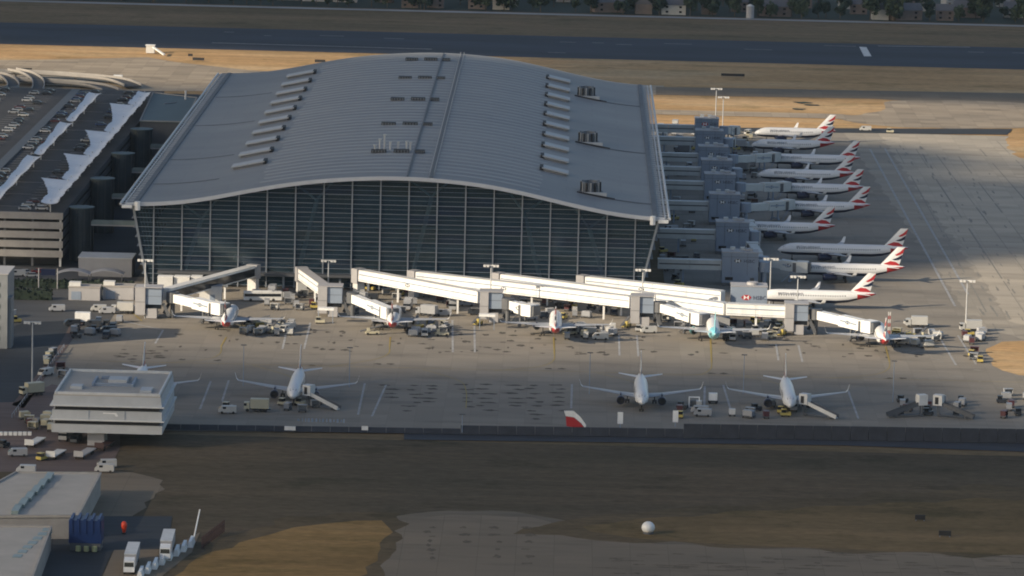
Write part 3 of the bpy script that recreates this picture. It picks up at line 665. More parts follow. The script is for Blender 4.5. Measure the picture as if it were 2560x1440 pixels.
# ------------------------------------------------------------------ airliners
def make_airliner(L, belly, marking, engine_m, tail_m):
    r = thing("airliner", (0, 0, 0), "", "airliner", "airliners parked around the terminal")
    st_ = [(0, .06, 3.35), (.35, .55, 3.42), (1.1, 1.0, 3.52), (2.4, 1.5, 3.7), (4.2, 1.87, 3.85), (6.5, 1.98, 3.9), (L*.3, 1.98, 3.9), (L*.5, 1.98, 3.9), (L-12.5, 1.98, 3.9), (L-9, 1.8, 4.08), (L-6, 1.36, 4.45), (L-3, .88, 4.8), (L-.9, .42, 5.1), (L, .16, 5.2)]
    n = 20
    def ring(x, rr, zc): return [(x, rr*math.sin(2*PI*(i+.5)/n), zc-rr*1.04*math.cos(2*PI*(i+.5)/n)) for i in range(n)]
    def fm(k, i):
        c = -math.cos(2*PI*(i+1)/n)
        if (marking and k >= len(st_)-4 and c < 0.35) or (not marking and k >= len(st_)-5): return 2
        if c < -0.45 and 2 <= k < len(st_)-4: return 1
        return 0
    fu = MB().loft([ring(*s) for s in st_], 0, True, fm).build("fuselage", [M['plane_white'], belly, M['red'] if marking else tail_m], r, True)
    sx = [s[0] for s in st_]
    def surf(x, ang, off=1.012):
        rr = np.interp(x, sx, [s[1] for s in st_])*off; zc = np.interp(x, sx, [s[2] for s in st_])
        return (x, rr*math.sin(ang), zc+rr*1.04*math.cos(ang))
    b = MB()
    for a0, a1 in ((-1.15, -.62), (-.58, -.05), (.05, .58), (.62, 1.15)):
        b.quad(surf(1.75, a0), surf(1.75, a1), surf(2.6, a1), surf(2.6, a0))
    b.build("cockpit_window", M['darkglass'], r)
    b = MB()
    for s in (-1, 1):
        x = 6.5
        while x < L-9.5:
            a0, a1 = s*1.43, s*1.22; b.quad(surf(x, a0), surf(x+.3, a0), surf(x+.3, a1), surf(x, a1)); x += .78
        for xd in (5.0, L-9.0):
            for dx in (0, .85): b.quad(surf(xd+dx, s*1.75), surf(xd+dx+.08, s*1.75), surf(xd+dx+.08, s*1.0), surf(xd+dx, s*1.0))
    stuff(b.build("cabin_windows", M['greyd'], r))
    e = (L-37.6)*0.48
    def section(x0, c, y, z, t): return [(x0, y, z), (x0+c*.25, y, z+t*.5), (x0+c*.7, y, z+t*.35), (x0+c, y, z+.02), (x0+c*.7, y, z-t*.2), (x0+c*.2, y, z-t*.45)]
    for s in (-1, 1):
        b = MB(); q = [section(10.9+e, 7.6, s*.8, 2.75, .95), section(13.6+e, 4.7, s*6.2, 3.2, .55), section(18.7+e, 1.7, s*16.4, 4.15, .22)]
        if s < 0: q = [list(reversed(k)) for k in q]
        b.loft(q[::1] if s > 0 else q); w = b.build("wing", M['plane_grey'], r)
        b = MB(); tip = [section(18.8+e, 1.6, s*16.4, 4.15, .2), section(19.3+e, 1.3, s*16.9, 4.6, .16), section(20.2+e, .7, s*17.4, 6.1, .1)]
        b.loft(tip); b.build("winglet", M['plane_white'], w)
        nb = MB(); m_ = 14; rings = []
        for x, rr in ((10.4, .92), (10.2, 1.05), (10.8, 1.2), (12.4, 1.18), (14.2, .85), (14.9, .6)):
            rings.append([(x+e, s*5.75+rr*math.cos(2*PI*i/m_), 1.95+rr*math.sin(2*PI*i/m_)) for i in range(m_)])
        nb.loft(rings, 0, False); nb.beam((12+e, s*5.75, 3.05), (15.6+e, s*5.75, 3.15), .4, .7)
        en = nb.build("engine", engine_m, r, True)
        fb = MB(); fb.tube((10.75+e, s*5.75, 1.95), (10.9+e, s*5.75, 1.95), 1.0, n=14); fb.tube((10.45+e, s*5.75, 1.95), (10.75+e, s*5.75, 1.95), .06, .3, n=8); fb.tube((14.85+e, s*5.75, 1.95), (14.95+e, s*5.75, 1.95), .57, n=12); fb.build("engine_fan", M['black'], en)
        b = MB(); b.loft([section(L-6.6, 3.7, s*.5, 5.0, .38), section(L-3.4, 1.4, s*6.2, 5.55, .14)]); b.build("stabiliser", M['plane_white'], r)
    def fin_pt(u, v, y):
        x0 = (L-8.4)+v*5.7; c = 6.4-v*3.9; return (x0+u*c, y, 5.55+v*6.25)
    b = MB()
    for v in (0,):
        rings = []
        for v in (-0.12, 0, .5, 1):
            t = .26*(1-.55*max(v, 0)); rings.append([fin_pt(0, v, 0), fin_pt(.3, v, t), fin_pt(.75, v, t*.7), fin_pt(1, v, 0), fin_pt(.75, v, -t*.7), fin_pt(.3, v, -t)])
        b.loft(rings)
    fin = b.build("tail_fin", tail_m, r)
    if marking:
        for s in (-1, 1):
            def shape(pts, name, m):
                vs = []
                for u, v in pts:
                    t = (.30 if u < .76 else .30-.22*(u-.75)/.25)*(1-.5*v)+.03; vs.append(fin_pt(u, v, s*t))
                c = tuple(sum(p[i] for p in vs)/len(vs) for i in range(3)); q = MB(); k = len(vs)
                q.add(vs+[c], [(i, (i+1) % k, k) for i in range(k)]); q.build(name, m, fin)
            shape([(.40, .58), (.66, .74), (1, .98), (1, .69), (.80, .60), (.58, .54)], "tail_marking", M['red'])
            shape([(.42, .33), (.72, .45), (1, .61), (1, .38), (.8, .31), (.6, .30)], "tail_marking", M['navy'])
            shape([(.10, .10), (.38, .25), (.70, .22), (1, .08), (1, -.12), (.75, -.05), (.42, .05)], "tail_marking", M['red'])
    for x, y, k in ((5.0, 0, .38), (17.9+e, 3.8, .55), (17.9+e, -3.8, .55)):
        b = MB(); b.tube((x, y, k), (x, y, 2.8), .14, n=6)
        for s in (-1, 1): b.tube((x, y+s*.22, k), (x, y+s*.6, k), k, n=10)
        b.build("landing_gear", M['black'], r)
    if marking:
        for s in (-1, 1):
            t = link("lettering", T_AIR_D, r, (6.3 if s < 0 else 15.5, s*1.97, 4.55)); t.rotation_euler = (PI/2-.28, 0, 0 if s < 0 else PI)
    return r
BA = (M['navy'], True, M['navy'], M['plane_white'])  # dark blue belly; navy band and engines also hold the shadow below
protos = {33.8: make_airliner(33.8, *BA), 37.6: make_airliner(37.6, *BA), 44.5: make_airliner(44.5, *BA)}
used = set()
def airliner(L, loc, rz, label):
    o = place(protos[L], loc, rz, label, L in used); used.add(L); return o
# row along the pier: (tail end u, v, length, label)
SIDE = [(2090, 327, 33.8, "sunlit white airliner at the far end of the pier row, before the orange grass"),
        (2087, 357, 33.8, "shaded white airliner standing just in front of the sunlit far one"),
        (2150, 394, 37.6, "white airliner third from the far end of the pier row, its nose behind a bridge"),
        (2138, 432, 37.6, "white airliner fourth from the far end, its nose showing clear of a retracted bridge"),
        (2160, 467, 33.8, "white airliner fifth from the far end of the pier row, docked at a bridge"),
        (2176, 512, 33.8, "white airliner sixth from the far end, its tail overlapping the one behind"),
        (2088, 564, 33.8, "white airliner parked closest in to the pier, with its tail well left of the others"),
        (2270, 620, 44.5, "longest white airliner of the pier row, with its whole nose in view"),
        (2262, 668, 37.6, "white airliner half in sun and half in shade, second from the near end"),
        (2190, 735, 37.6, "brightly sunlit white airliner at the near end of the pier row beside the bank sign")]
SP = []
for u, v, L, lab in SIDE:
    x, y, _ = G(u, v, 5.15); airliner(L, (x-L, y, 0), 0.0, lab); SP.append((x-L, y))
# docked at the front, seen from behind: (fuselage u, wing-tip v)
FRONT = [(573, 790, "white airliner seen from behind at the leftmost front gate, near the coach"),
         (985, 791, "white airliner seen from behind with carts all along its right wing"),
         (1389, 805, "white airliner seen from behind between the middle two gate towers"),
         None,
         (2204, 833, "white airliner seen from behind at the rightmost front gate, beside the red mast")]
FP = []
for q in FRONT:
    if q is None:
        p2 = make_airliner(37.6, M['plane_white'], False, M['tealeng'], M['tealtail'])
        p2["label"] = "airliner with a pale blue tail and teal engines seen from behind"
        x, y, _ = G(1783, 817, 4.4); p2.location = (x, y+18.8, 0); p2.rotation_euler = (0, 0, -PI/2); FP.append((x, y+18.8)); continue
    x, y, _ = G(q[0], q[1], 4.4); airliner(37.6, (x, y+18.8, 0), -PI/2, q[2]); FP.append((x, y+18.8))
# remote stands, nose towards the camera: (wing-tip centre u, v)
REMOTE = [(347, 946, "white airliner mostly hidden behind the control building, tail showing above its roof"),
          (742, 953, "white airliner facing the camera alone on the left remote stand with a covered ramp"),
          (1603, 968, "white airliner facing the camera on the middle remote stand, without a ramp"),
          (1969, 975, "white airliner facing the camera on the right remote stand with a ramp at its door")]
RP = []
for u, v, lab in REMOTE:
    x, y, _ = G(u, v, 4.4); airliner(37.6, (x, y-18.8, 0), PI/2, lab); RP.append((x, y-18.8))

# ------------------------------------------------------------------ pier: gate nodes, link bridges and boarding bridges
NODES = [(1738, 1797, 297, "gate node at the far end of the pier, its bank sign red, not shade grey"), (1740, 1808, 327, "gate node second from the far end of the pier"), (1747, 1820, 367, "gate node third from the far end of the pier"),
         (1754, 1830, 401, "gate node fourth from the far end of the pier"), (1762, 1838, 436, "gate node fifth from the far end of the pier"), (1774, 1850, 486, "gate node sixth from the far end of the pier, with a tall blank face"),
         (1791, 1873, 556, "gate node beside the airliner parked closest to the pier"), (1806, 1896, 631, "large shaded gate node nearest the sunlit bridges, its whole face in view")]
NP = []
for u0, u1, v, lab in NODES:
    x0, y, _ = G(u0, v, 11.0); x1 = G(u1, v, 11.0)[0]; w = x1-x0; xc = (x0+x1)/2
    t = thing("gate_node", (xc, y, 0), lab, "gate building", "gate nodes along the pier")
    MB().box((0, 4, 6.0), (w, 8, 10.0)).build("wall", M['grey'], t)
    MB().box((0, 4, .5), (w-.4, 7.6, 1.0)).build("base", M['greyd'], t)
    b = MB(); b.box((0, 4, 11.1), (w+.3, 8.3, .25)); b.box((w*.25, 4, 11.6), (2.4, 2.4, .8)); b.build("roof", M['greyl'], t)
    b = MB(); b.box((-w*.24, -.03, 7.2), (.1, .1, 7.4)); b.box((w*.2, -.03, 7.2), (.1, .1, 7.4)); b.box((0, -.03, 9.6), (w-.1, .1, .1)); b.build("panel_joint", M['greyd'], t)
    MB().box((w*.34, -.06, 1.6), (1.3, .12, 2.4)).build('door', M['greyd'], t); MB().box((-w*.3, -.06, 2.4), (2.6, .12, 1.0)).build('window', M['darkglass'], t)
    for q_ in range(2): MB().box((-w*.2+q_*3.2, 5.5, 11.7), (1.6, 1.6, 1.0)).build('roof_unit', M['linkgrey'], t)
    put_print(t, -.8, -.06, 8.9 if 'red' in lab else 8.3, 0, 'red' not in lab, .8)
    NP.append((xc, y, w))
    # link bridge to the terminal
    xa, xb = 85.5, xc-w/2
    t = thing("link_bridge", (xa, y+3, 0), "enclosed footbridge from terminal to the %s" % lab.split(", ")[0].replace("large shaded gate node nearest the sunlit bridges", "large gate node nearest the sunlit bridges"), "footbridge", "link bridges to the pier")
    for k in range(2):
        MB().box(((xb-xa)*(k+.5)/2, 0, 6.4), ((xb-xa)/2-.12, 3.2, 3.1)).build("bridge_section", M['linkgrey'], t)
    b = MB(); b.box(((xb-xa)/2, -1.63, 6.6), (xb-xa-1, .06, .45)); b.build("window", M['greyd'], t)
    b = MB(); b.box(((xb-xa)/2, 0, 8.02), (xb-xa, 3.4, .14)); b.build("roof", M['offwhite'], t)
    b = MB(); b.box(((xb-xa)*.4, 0, 2.4), (.7, .7, 4.9)); b.build("leg", M['grey'], t)
def tunnel(b, p0, p1, w, h, m=0): b.beam(p0, p1, w, h, m)
def boarding_bridge(p0, p1, label, wm, legm, stepped=True, logo=True):
    """apron-drive bridge from its rotunda p0 to the cab p1"""
    p0, p1 = Vector(p0), Vector(p1); d = p1-p0; L = Vector((d.x, d.y, 0)).length; rz = math.atan2(d.y, d.x); dz = p1.z-p0.z
    t = thing("boarding_bridge", (p0.x, p0.y, 0), label, "boarding bridge", "boarding bridges at the gates", rz)
    b = MB(); b.tube((0, 0, 0), (0, 0, p0.z-1.2), .7, n=10); b.tube((0, 0, p0.z-1.5), (0, 0, p0.z+1.8), 2.0, n=14); b.build("rotunda", legm, t)
    m = L*.52
    MB().beam((1.2, 0, p0.z), (m, 0, p0.z+dz*.52), 2.5, 2.6).build("tunnel_section", wm, t)
    MB().beam((m-.6, 0, p0.z+dz*.5+.1), (L-1.5, 0, p1.z+.1), 3.1, 3.3).build("tunnel_section", wm, t)
    for s in (-1, 1):
        MB().beam((m, s*1.58, p0.z+dz*.52+.3), (L-3.6, s*1.58, p1.z+.3), .06, .5).build("side_stripe", M['grey'], t)
    cab = MB(); cab.box((L+.4, 0, p1.z+.2), (3.8, 4.2, 3.6)); cab = cab.build("cab", wm, t)
    b = MB(); b.box((L-1.9, -1.72, p1.z+.1), (1.5, .5, 3.0)); b.box((L-1.9, 1.72, p1.z+.1), (1.5, .5, 3.0)); b.build("bellows", M['greyd'], t)
    b = MB(); b.box((L+2.6, .2, p1.z+.2), (1.0, 3.4, 3.0)); b.build("canopy", M['greyd'], cab)
    b = MB(); x = L*.72; z = p0.z+dz*.72-1.6
    for s in (-1, 1): b.beam((x, s*1.2, .5), (x, s*1.2, z+.2), .45, .45)
    b.box((x, 0, .95), (.8, 3.0, .4))
    for s in (-1, 1): b.tube((x, s*1.3, .5), (x, s*1.8, .5), .5, n=10)
    b.build("drive_column", legm, t)
    b = MB()
    for k in range(9): b.box((L-2.6-k*.42, -2.5, p1.z-1.4-k*.4), (.42, 1.0, .1))
    b.build("service_stair", legm, t)
    if logo:
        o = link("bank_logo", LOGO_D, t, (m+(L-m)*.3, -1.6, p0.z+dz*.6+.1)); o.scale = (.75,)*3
    return t
BB = [(0, 3.5, "bridge"), (1, 3.0, "b"), (2, 4.2, ""), (3, -12, ""), (4, 4.2, ""), (5, 4.2, ""), (6, 2, ""), (7, -13, "")]
BL = ["far end", "second", "third", "fourth", "fifth", "sixth", "seventh", "eighth"]
for i, (k, dx, _) in enumerate(BB):
    xc, y, w = NP[k]; px, py = SP[k]
    if k == 3 or k == 7: e = (px-9, py-9, 5.0)
    elif k in (0, 1): e = (px-9, py-8, 5.0)
    else: e = (px+3.0, py-5.2, 5.0)
    boarding_bridge((xc+w/2+2.2, y+2, 6.2), e, "grey boarding bridge at the %s pier gate node" % ("far end" if k == 0 else BL[k]+" farthest"), M['linkgrey'], M['grey'])
xc, y, w = NP[7]
boarding_bridge((xc+w/2+2.2, y+14, 6.2), (SP[8][0]+3, SP[8][1]-5.2, 5.0), "grey boarding bridge at the nose of the airliner half in sun", M['linkgrey'], M['grey'])

# front gate towers
TOWERS = [(338, 405, 719, 800, "gate tower leftmost along the terminal front"), (795, 856, 716, 786, "gate tower at the foot of the short steep white bridge"), (1200, 1257, 730, 814, "gate tower third from the left along the terminal front"),
          (1578, 1635, 741, 829, "gate tower fourth from the left, in front of the long white bridges"), (1964, 2021, 760, 852, "gate tower at the right end of the longest white bridge")]
TP = []
for u0, u1, v0, v1, lab in TOWERS:
    x0, y, _ = G(u0, v0, 9.6); x1 = G(u1, v0, 9.6)[0]; w = x1-x0
    t = thing("gate_tower", (x0, y, 0), lab, "gate tower", "gate towers along the terminal front")
    MB().box((w*.19, 3, 5.4), (w*.38, 6.2, 8.4)).build("stair_wall", M['greyl'], t)
    MB().box((w*.69, 3.3, 7.0), (w*.62-.1, 5.6, 5.2)).build("lobby_wall", M['grey'], t)
    MB().box((w*.69, 3.6, 3.7), (w*.58, 4.6, 1.4)).build("window", M['darkglass'], t)
    MB().box((w*.62, 2.6, 1.6), (w*.40, 4.4, 3.0)).build("plant_room", M['greyl'], t)
    b = MB(); b.box((w/2, 3.1, 9.7), (w+.3, 6.6, .22)); b.build("roof", M['greyl'], t)
    b = MB(); b.box((w*.19, -.13, 5.2), (w*.38, .05, .12)); b.box((w*.69, .47, 7.0), (w*.6, .05, .12)); b.build("panel_joint", M['greyd'], t)
    b = MB()
    for k in range(6): b.box((w+.6+.28*k, 1.5, 4.6-.7*k), (.34, 1.2, .12)); b.box((w+.6+.28*k, 4.2, 1.1+.62*k), (.34, 1.2, .12))
    b.beam((w+.4, 1.0, 4.8), (w+2.3, 1.0, .8), .1, 1.0); b.beam((w+.4, 4.9, 1.0), (w+2.3, 4.9, 5.0), .1, 1.0); b.build("outside_stair", M['greyd'], t)
    TP.append((x0, y, w))
for k, (u, v) in ((1, (815, 770)), (2, (1218, 786))):
    x, y, _ = G(u, v, 4.6); t = thing("door_canopy", (x, y, 0), "white canopy over the foot of the %s gate tower" % ("second" if k == 1 else "third"), "canopy")
    MB().box((0, 0, 4.4), (5.0, 2.6, .7)).build("roof", M['white'], t)
    for s in (-1, 1): MB().tube((s*2.2, -1, 0), (s*2.2, -1, 4.05), .1).build("leg", M['grey'], t)
# node with the sunlit bank sign
x0, y, _ = G(1829, 716, 9.6); x1 = G(1918, 716, 9.6)[0]; w = x1-x0
t = thing("gate_node", (x0, y, 0), "grey gate building with the red hexagon bank sign in the sun", "gate building")
MB().box((w/2, 4, 6.6), (w, 8, 6.0)).build("wall", M['grey'], t); MB().box((w/2, 4, 1.7), (w-1, 7, 3.4)).build("base", M['greyd'], t)
MB().box((w/2, 4, 9.7), (w+.3, 8.3, .2)).build("roof", M['greyl'], t); MB().tube((w*.6, 4, 9.8), (w*.6, 4, 10.6), 1.8, n=14).build("roof_drum", M['greyl'], t)
put_print(t, w*.42, -.06, 6.2, 0, scale=.9)
# fixed white bridges from the terminal to the towers: points of the top edge at z 8.4
FIXED = [([(628, 664), (412, 722)], "white bridge that slopes down to the left with its near side in shade"), ([(757, 671), (820, 716)], "short steep white bridge pointing almost at the camera"),
         ([(905, 674), (1203, 728)], "white bridge ending at the third gate tower"), ([(1045, 678), (1580, 740)], "white bridge crossing behind the third gate tower to the fourth"),
         ([(1257, 684), (1816, 757), (1966, 764)], "longest white bridge, bent near its right end"), ([(1468, 690), (1808, 727)], "white bridge ending beside the red bank sign")]
for pts, lab in FIXED:
    W_ = [Vector(G(u, v, 8.4)) for u, v in pts]; o0 = W_[0]
    t = thing("fixed_bridge", (o0.x, o0.y, 0), lab, "footbridge", "white fixed bridges across the terminal front")
    for a, c in zip(W_[:-1], W_[1:]):
        d = c-a; L = d.length; u = d.normalized(); n = max(1, round(L/12)); nrm = Vector((-u.y, u.x, 0))
        for k in range(n):
            p, q = a-o0+u*(L*k/n+.04), a-o0+u*(L*(k+1)/n-.04)
            MB().beam((p.x, p.y, 6.55), (q.x, q.y, 6.55), 3.0, 3.5).build("bridge_section", M['white'], t)
        p, q = a-o0+u*.4, c-o0-u*.4
        for s in (-1, 1):
            e = nrm*s*1.53
            if (e.y < 0): 
                MB().beam(((p+e).x, (p+e).y, 7.0), ((q+e).x, (q+e).y, 7.0), .06, .34).build("window_strip", M['grey'], t)
                MB().beam(((p+e).x, (p+e).y, 5.3), ((q+e).x, (q+e).y, 5.3), .06, .16).build("side_stripe", M['grey'], t)
        MB().beam((p.x, p.y, 8.36), (q.x, q.y, 8.36), 3.2, .16).build("roof", M['greyl'] if len(pts) == 2 and pts[0][0] in (757,) else M['offwhite'], t)
        if pts[0][0] == 628:
            e = nrm*(1.56 if nrm.y < 0 else -1.56); MB().beam(((p+e).x, (p+e).y, 6.4), ((q+e).x, (q+e).y, 6.4), .08, 2.5).build("window", M['darkglass'], t)
        nl = max(1, int(L/22))
        for k in range(nl):
            p = a-o0+u*(L*(k+.62)/nl if nl > 1 else L*.5)
            b = MB(); b.box((p.x, p.y, 2.4), (.6, .6, 4.8)); b.box((p.x, p.y, 4.75), (2.6, .7, .3)); b.build("leg", M['white'], t)
        if L > 40:
            p = a-o0+u*L*.42-nrm*(1.58 if nrm.y > 0 else -1.58); rz = math.atan2(u.y, u.x)
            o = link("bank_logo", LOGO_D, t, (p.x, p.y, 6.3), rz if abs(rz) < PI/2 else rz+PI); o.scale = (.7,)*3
    a, c = W_[0], W_[1]; u = (c-a).normalized(); p = -u*1.6
    b = MB(); b.beam((p.x-u.x*1.4, p.y-u.y*1.4, 6.3), (p.x+u.x*1.4, p.y+u.y*1.4, 6.3), 3.8, 4.6); b.build("end_lobby", M['greyl'], t)
    b = MB(); b.beam((p.x-u.x*1.0, p.y-u.y*1.0, 2.0), (p.x+u.x*1.2, p.y+u.y*1.2, 2.0), 3.0, 4.0); b.build("end_base", M['offwhite'], t)
# boarding bridges at the front gates: rotunda pixel, cab pixel
FB = [((432, 744), (548, 772), "white boarding bridge at the leftmost front gate"), ((882, 745), (972, 782), "white boarding bridge beside the second gate tower"),
      ((1270, 760), (1322, 776), "short white boarding bridge beside the third gate tower, seen nearly end on"), ((1650, 768), (1748, 797), "white boarding bridge at the nose of the airliner with the pale blue tail"),
      ((2040, 786), (2172, 817), "white boarding bridge at the rightmost front gate")]
for (a, c, lab) in FB:
    boarding_bridge(G(a[0], a[1], 6.2), G(c[0], c[1], 5.2), "%s" % lab, M['white'], M['greyd'])

# ------------------------------------------------------------------ masts and poles
def mast(x, y, h, label, head=2.0, r=.16, group="floodlight masts"):
    t = thing("floodlight_mast", (x, y, 0), label, "floodlight", group)
    MB().tube((0, 0, 0), (0, 0, h), r*1.5, r, n=8).build("pole", M['vent'], t)
    b = MB(); b.box((0, 0, h), (head*2, .4, .3))
    for k in (-1, -.5, .5, 1): b.box((head*k, -.35, h-.15), (.8, .6, .7))
    b.build("lamp_head", M['offwhite'], t)
MASTS = [(362, 652, 795, "floodlight mast in front of the leftmost gate tower"), (820, 652, 735, "floodlight mast behind the short steep white bridge"), (1225, 664, 790, "floodlight mast at the third gate tower"),
         (1604, 674, 805, "floodlight mast at the fourth gate tower"), (1991, 690, 822, "floodlight mast at the right end of the longest white bridge"), (1924, 646, 760, "floodlight mast rising beside the bank sign building"),
         (2414, 700, 826, "floodlight mast alone at the right edge of the apron"), (80, 808, 985, "floodlight mast at the left beside the dark road"), (1788, 222, 330, "taller floodlight mast at the far end of the pier"), (1806, 243, 335, "shorter floodlight mast at the far end of the pier"), (1898, 570, 640, "floodlight mast between the pier airliners")]
for u, v0, v1, lab in MASTS:
    x, y, _ = G(u, v1); s = (v1+1000)/224.0; mast(x, y, (v1-v0)/s/.985, lab)
for u, v0, v1, lab in ((608, 862, 965, "thin grey column left of the remote airliner with the covered ramp"), (873, 868, 968, "thin grey column right of the remote airliner with the covered ramp"), (1473, 880, 985, "thin grey column left of the middle remote airliner"), (1858, 885, 985, "thin grey column between the two right remote airliners"), (2232, 900, 1005, "thin grey column right of the right remote airliner"), (1155, 1035, 1085, "thin grey column standing before the dark blast wall")):
    x, y, _ = G(u, v1); s = (v1+1000)/224.0
    t = thing("lamp_column", (x, y, 0), lab, "lamp post", "lamp columns on the remote stands")
    MB().tube((0, 0, 0), (0, 0, (v1-v0)/s), .14, .09, n=6).build("pole", M['grey'], t); MB().box((0, 0, (v1-v0)/s), (1.6, .4, .25)).build("lamp_head", M['greyd'], t)
# red and white lattice mast
x, y, _ = G(2222, 835); t = thing("lattice_mast", (x, y, 0), "red and white lattice mast beside the rightmost front airliner", "mast")
for k in range(6):
    b = MB(); z0, z1 = k*1.15, k*1.15+1.15
    for a, c in ((-.3, -.3), (.3, -.3), (.3, .3), (-.3, .3)): b.tube((a, c, z0), (a, c, z1), .07, n=4)
    b.beam((-.3, -.3, z0), (.3, -.3, z1), .06, .06); b.beam((.3, .3, z0), (-.3, .3, z1), .06, .06); b.beam((-.3, .3, z0), (-.3, -.3, z1), .06, .06); b.beam((.3, -.3, z0), (.3, .3, z1), .06, .06)
    b.build("lattice_section", M['red'] if k % 2 == 0 else M['white'], t)

# ------------------------------------------------------------------ ground vehicles
def veh(name, cat, parts): return (name, cat, parts)
def wheels(b, xs, w, r, m):
    for x in xs:
        for s in (-1, 1): b.tube((x, s*(w/2-.25), r), (x, s*(w/2+.03), r), r, n=8, m=m)
def m_cart(c):
    b = MB(); b.box((0, 0, .55), (2.6, 1.5, .25), 1); b.box((0, 0, 2.05), (2.7, 1.6, .12), 0); b.box((-1.2, 0, 1.3), (.1, 1.5, 1.4), 0); b.box((1.2, 0, 1.3), (.1, 1.5, 1.4), 0); b.box((0, .7, 1.25), (2.3, .06, 1.3), 0); b.beam((1.3, 0, .5), (2.2, 0, .45), .1, .1, 1); wheels(b, (-.9, .9), 1.4, .25, 2)
    return b.mesh("baggage_cart", [c, M['greyd'], M['black']])
def m_tug(c):
    b = MB(); b.box((0, 0, .75), (3.0, 1.7, .7), 0); b.box((-.5, 0, 1.5), (1.3, 1.5, .9), 1); b.box((-.5, 0, 2.0), (1.5, 1.6, .12), 0); b.box((1.1, 0, 1.15), (.7, 1.4, .25), 0); wheels(b, (-.95, .95), 1.6, .38, 2)
    return b.mesh("tow_tractor", [c, M['darkglass'], M['black']])
def m_van(c):
    b = MB(); b.box((.35, 0, 1.25), (4.0, 1.95, 1.7), 0); b.hexa([(-2.6, -.95, .45), (-1.65, -.97, .45), (-1.65, .97, .45), (-2.6, .95, .45), (-2.5, -.9, 1.2), (-1.65, -.95, 2.0), (-1.65, .95, 2.0), (-2.5, .9, 1.2)], 0)
    b.box((-.9, 0, 1.65), (.9, 1.99, .55), 1); b.quad((-2.5, -.8, 1.26), (-2.5, .8, 1.26), (-1.72, .85, 1.98), (-1.72, -.85, 1.98), 1); wheels(b, (-1.6, 1.5), 1.9, .36, 2)
    return b.mesh("van", [c, M['darkglass'], M['black']])
def m_truck(c):
    b = MB(); b.box((1.0, 0, 2.3), (5.0, 2.4, 2.6), 0); b.box((.6, 0, .8), (6.8, 1.2, .35), 1); b.box((-2.5, 0, 1.65), (1.5, 2.2, 1.9), 0); b.box((-2.9, 0, 2.05), (.75, 2.24, .7), 1); wheels(b, (-2.3, 1.2, 2.6), 2.3, .48, 2)
    return b.mesh("box_truck", [c, M['darkglass'], M['black']])
def m_loader(c):
    b = MB(); b.box((0, 0, .75), (4.2, 1.7, .7), 0); b.beam((-3.6, .3, 1.0), (3.4, .3, 2.9), .9, .3, 1); b.box((-1.2, -.5, 1.6), (.9, .7, 1.1), 0); b.beam((.6, .3, .9), (1.6, .3, 2.3), .15, .15, 1); wheels(b, (-1.4, 1.4), 1.7, .38, 2)
    return b.mesh("belt_loader", [c, M['greyd'], M['black']])
def m_dolly(c):
    b = MB(); b.box((0, 0, .5), (3.4, 2.2, .22), 1); b.prism([(-1.4, -.9), (1.4, -.9), (1.4, .9), (-1.4, .9)], .64, 1.9, 0); b.hexa([(-1.4, -.9, 1.9), (1.4, -.9, 1.9), (1.4, .9, 1.9), (-1.4, .9, 1.9), (-1.4, -.9, 2.1), (1.0, -.9, 2.2), (1.0, .9, 2.2), (-1.4, .9, 2.1)], 0); wheels(b, (-1.2, 1.2), 2.1, .22, 2)
    return b.mesh("container_dolly", [c, M['greyd'], M['black']])
def m_bus():
    b = MB(); b.box((0, 0, 1.75), (12, 2.5, 2.7), 0); b.box((0, 0, 2.05), (11.6, 2.54, .95), 1); b.box((-5.98, 0, 2.0), (.1, 2.3, 1.3), 1); b.box((0, 0, 3.2), (6, 1.6, .3), 0); wheels(b, (-3.8, 3.4), 2.45, .5, 2)
    return b.mesh("bus", [M['offwhite'], M['darkglass'], M['black']])
def m_car(c):
    b = MB(); b.box((0, 0, .62), (4.2, 1.75, .6), 0)
    b.hexa([(-1.5, -.82, .9), (1.9, -.82, .9), (1.9, .82, .9), (-1.5, .82, .9), (-.7, -.7, 1.42), (1.4, -.7, 1.42), (1.4, .7, 1.42), (-.7, .7, 1.42)], 1)
    b.box((.35, 0, 1.45), (2.0, 1.36, .05), 0); wheels(b, (-1.35, 1.3), 1.7, .32, 2)
    return b.mesh("parked_car", [c, M['darkglass'], M['black']])
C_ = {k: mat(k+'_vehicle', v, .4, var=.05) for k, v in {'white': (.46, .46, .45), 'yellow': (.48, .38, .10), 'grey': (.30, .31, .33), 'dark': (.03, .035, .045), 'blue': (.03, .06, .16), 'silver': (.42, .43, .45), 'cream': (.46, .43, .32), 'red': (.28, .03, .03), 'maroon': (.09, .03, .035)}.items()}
VM = {('baggage_cart', c): m_cart(C_[c]) for c in ('white', 'yellow', 'grey', 'cream', 'maroon')}
VM.update({('tow_tractor', c): m_tug(C_[c]) for c in ('white', 'yellow', 'cream', 'dark')})
VM.update({('van', c): m_van(C_[c]) for c in ('white', 'yellow', 'grey', 'dark', 'silver')})
VM.update({('box_truck', c): m_truck(C_[c]) for c in ('white', 'cream', 'grey')})
VM.update({('belt_loader', c): m_loader(C_[c]) for c in ('white', 'yellow', 'cream', 'grey')})
VM.update({('container_dolly', c): m_dolly(C_[c]) for c in ('silver', 'grey', 'white', 'cream')})
VM.update({('parked_car', c): m_car(C_[c]) for c in ('dark', 'grey', 'blue', 'silver', 'white', 'red', 'maroon')})
VM[('bus', 'silver')] = m_bus()
CATS = {'baggage_cart': 'cart', 'tow_tractor': 'tractor', 'van': 'van', 'box_truck': 'truck', 'belt_loader': 'belt loader', 'container_dolly': 'dolly', 'parked_car': 'car', 'bus': 'bus'}
OCC = []
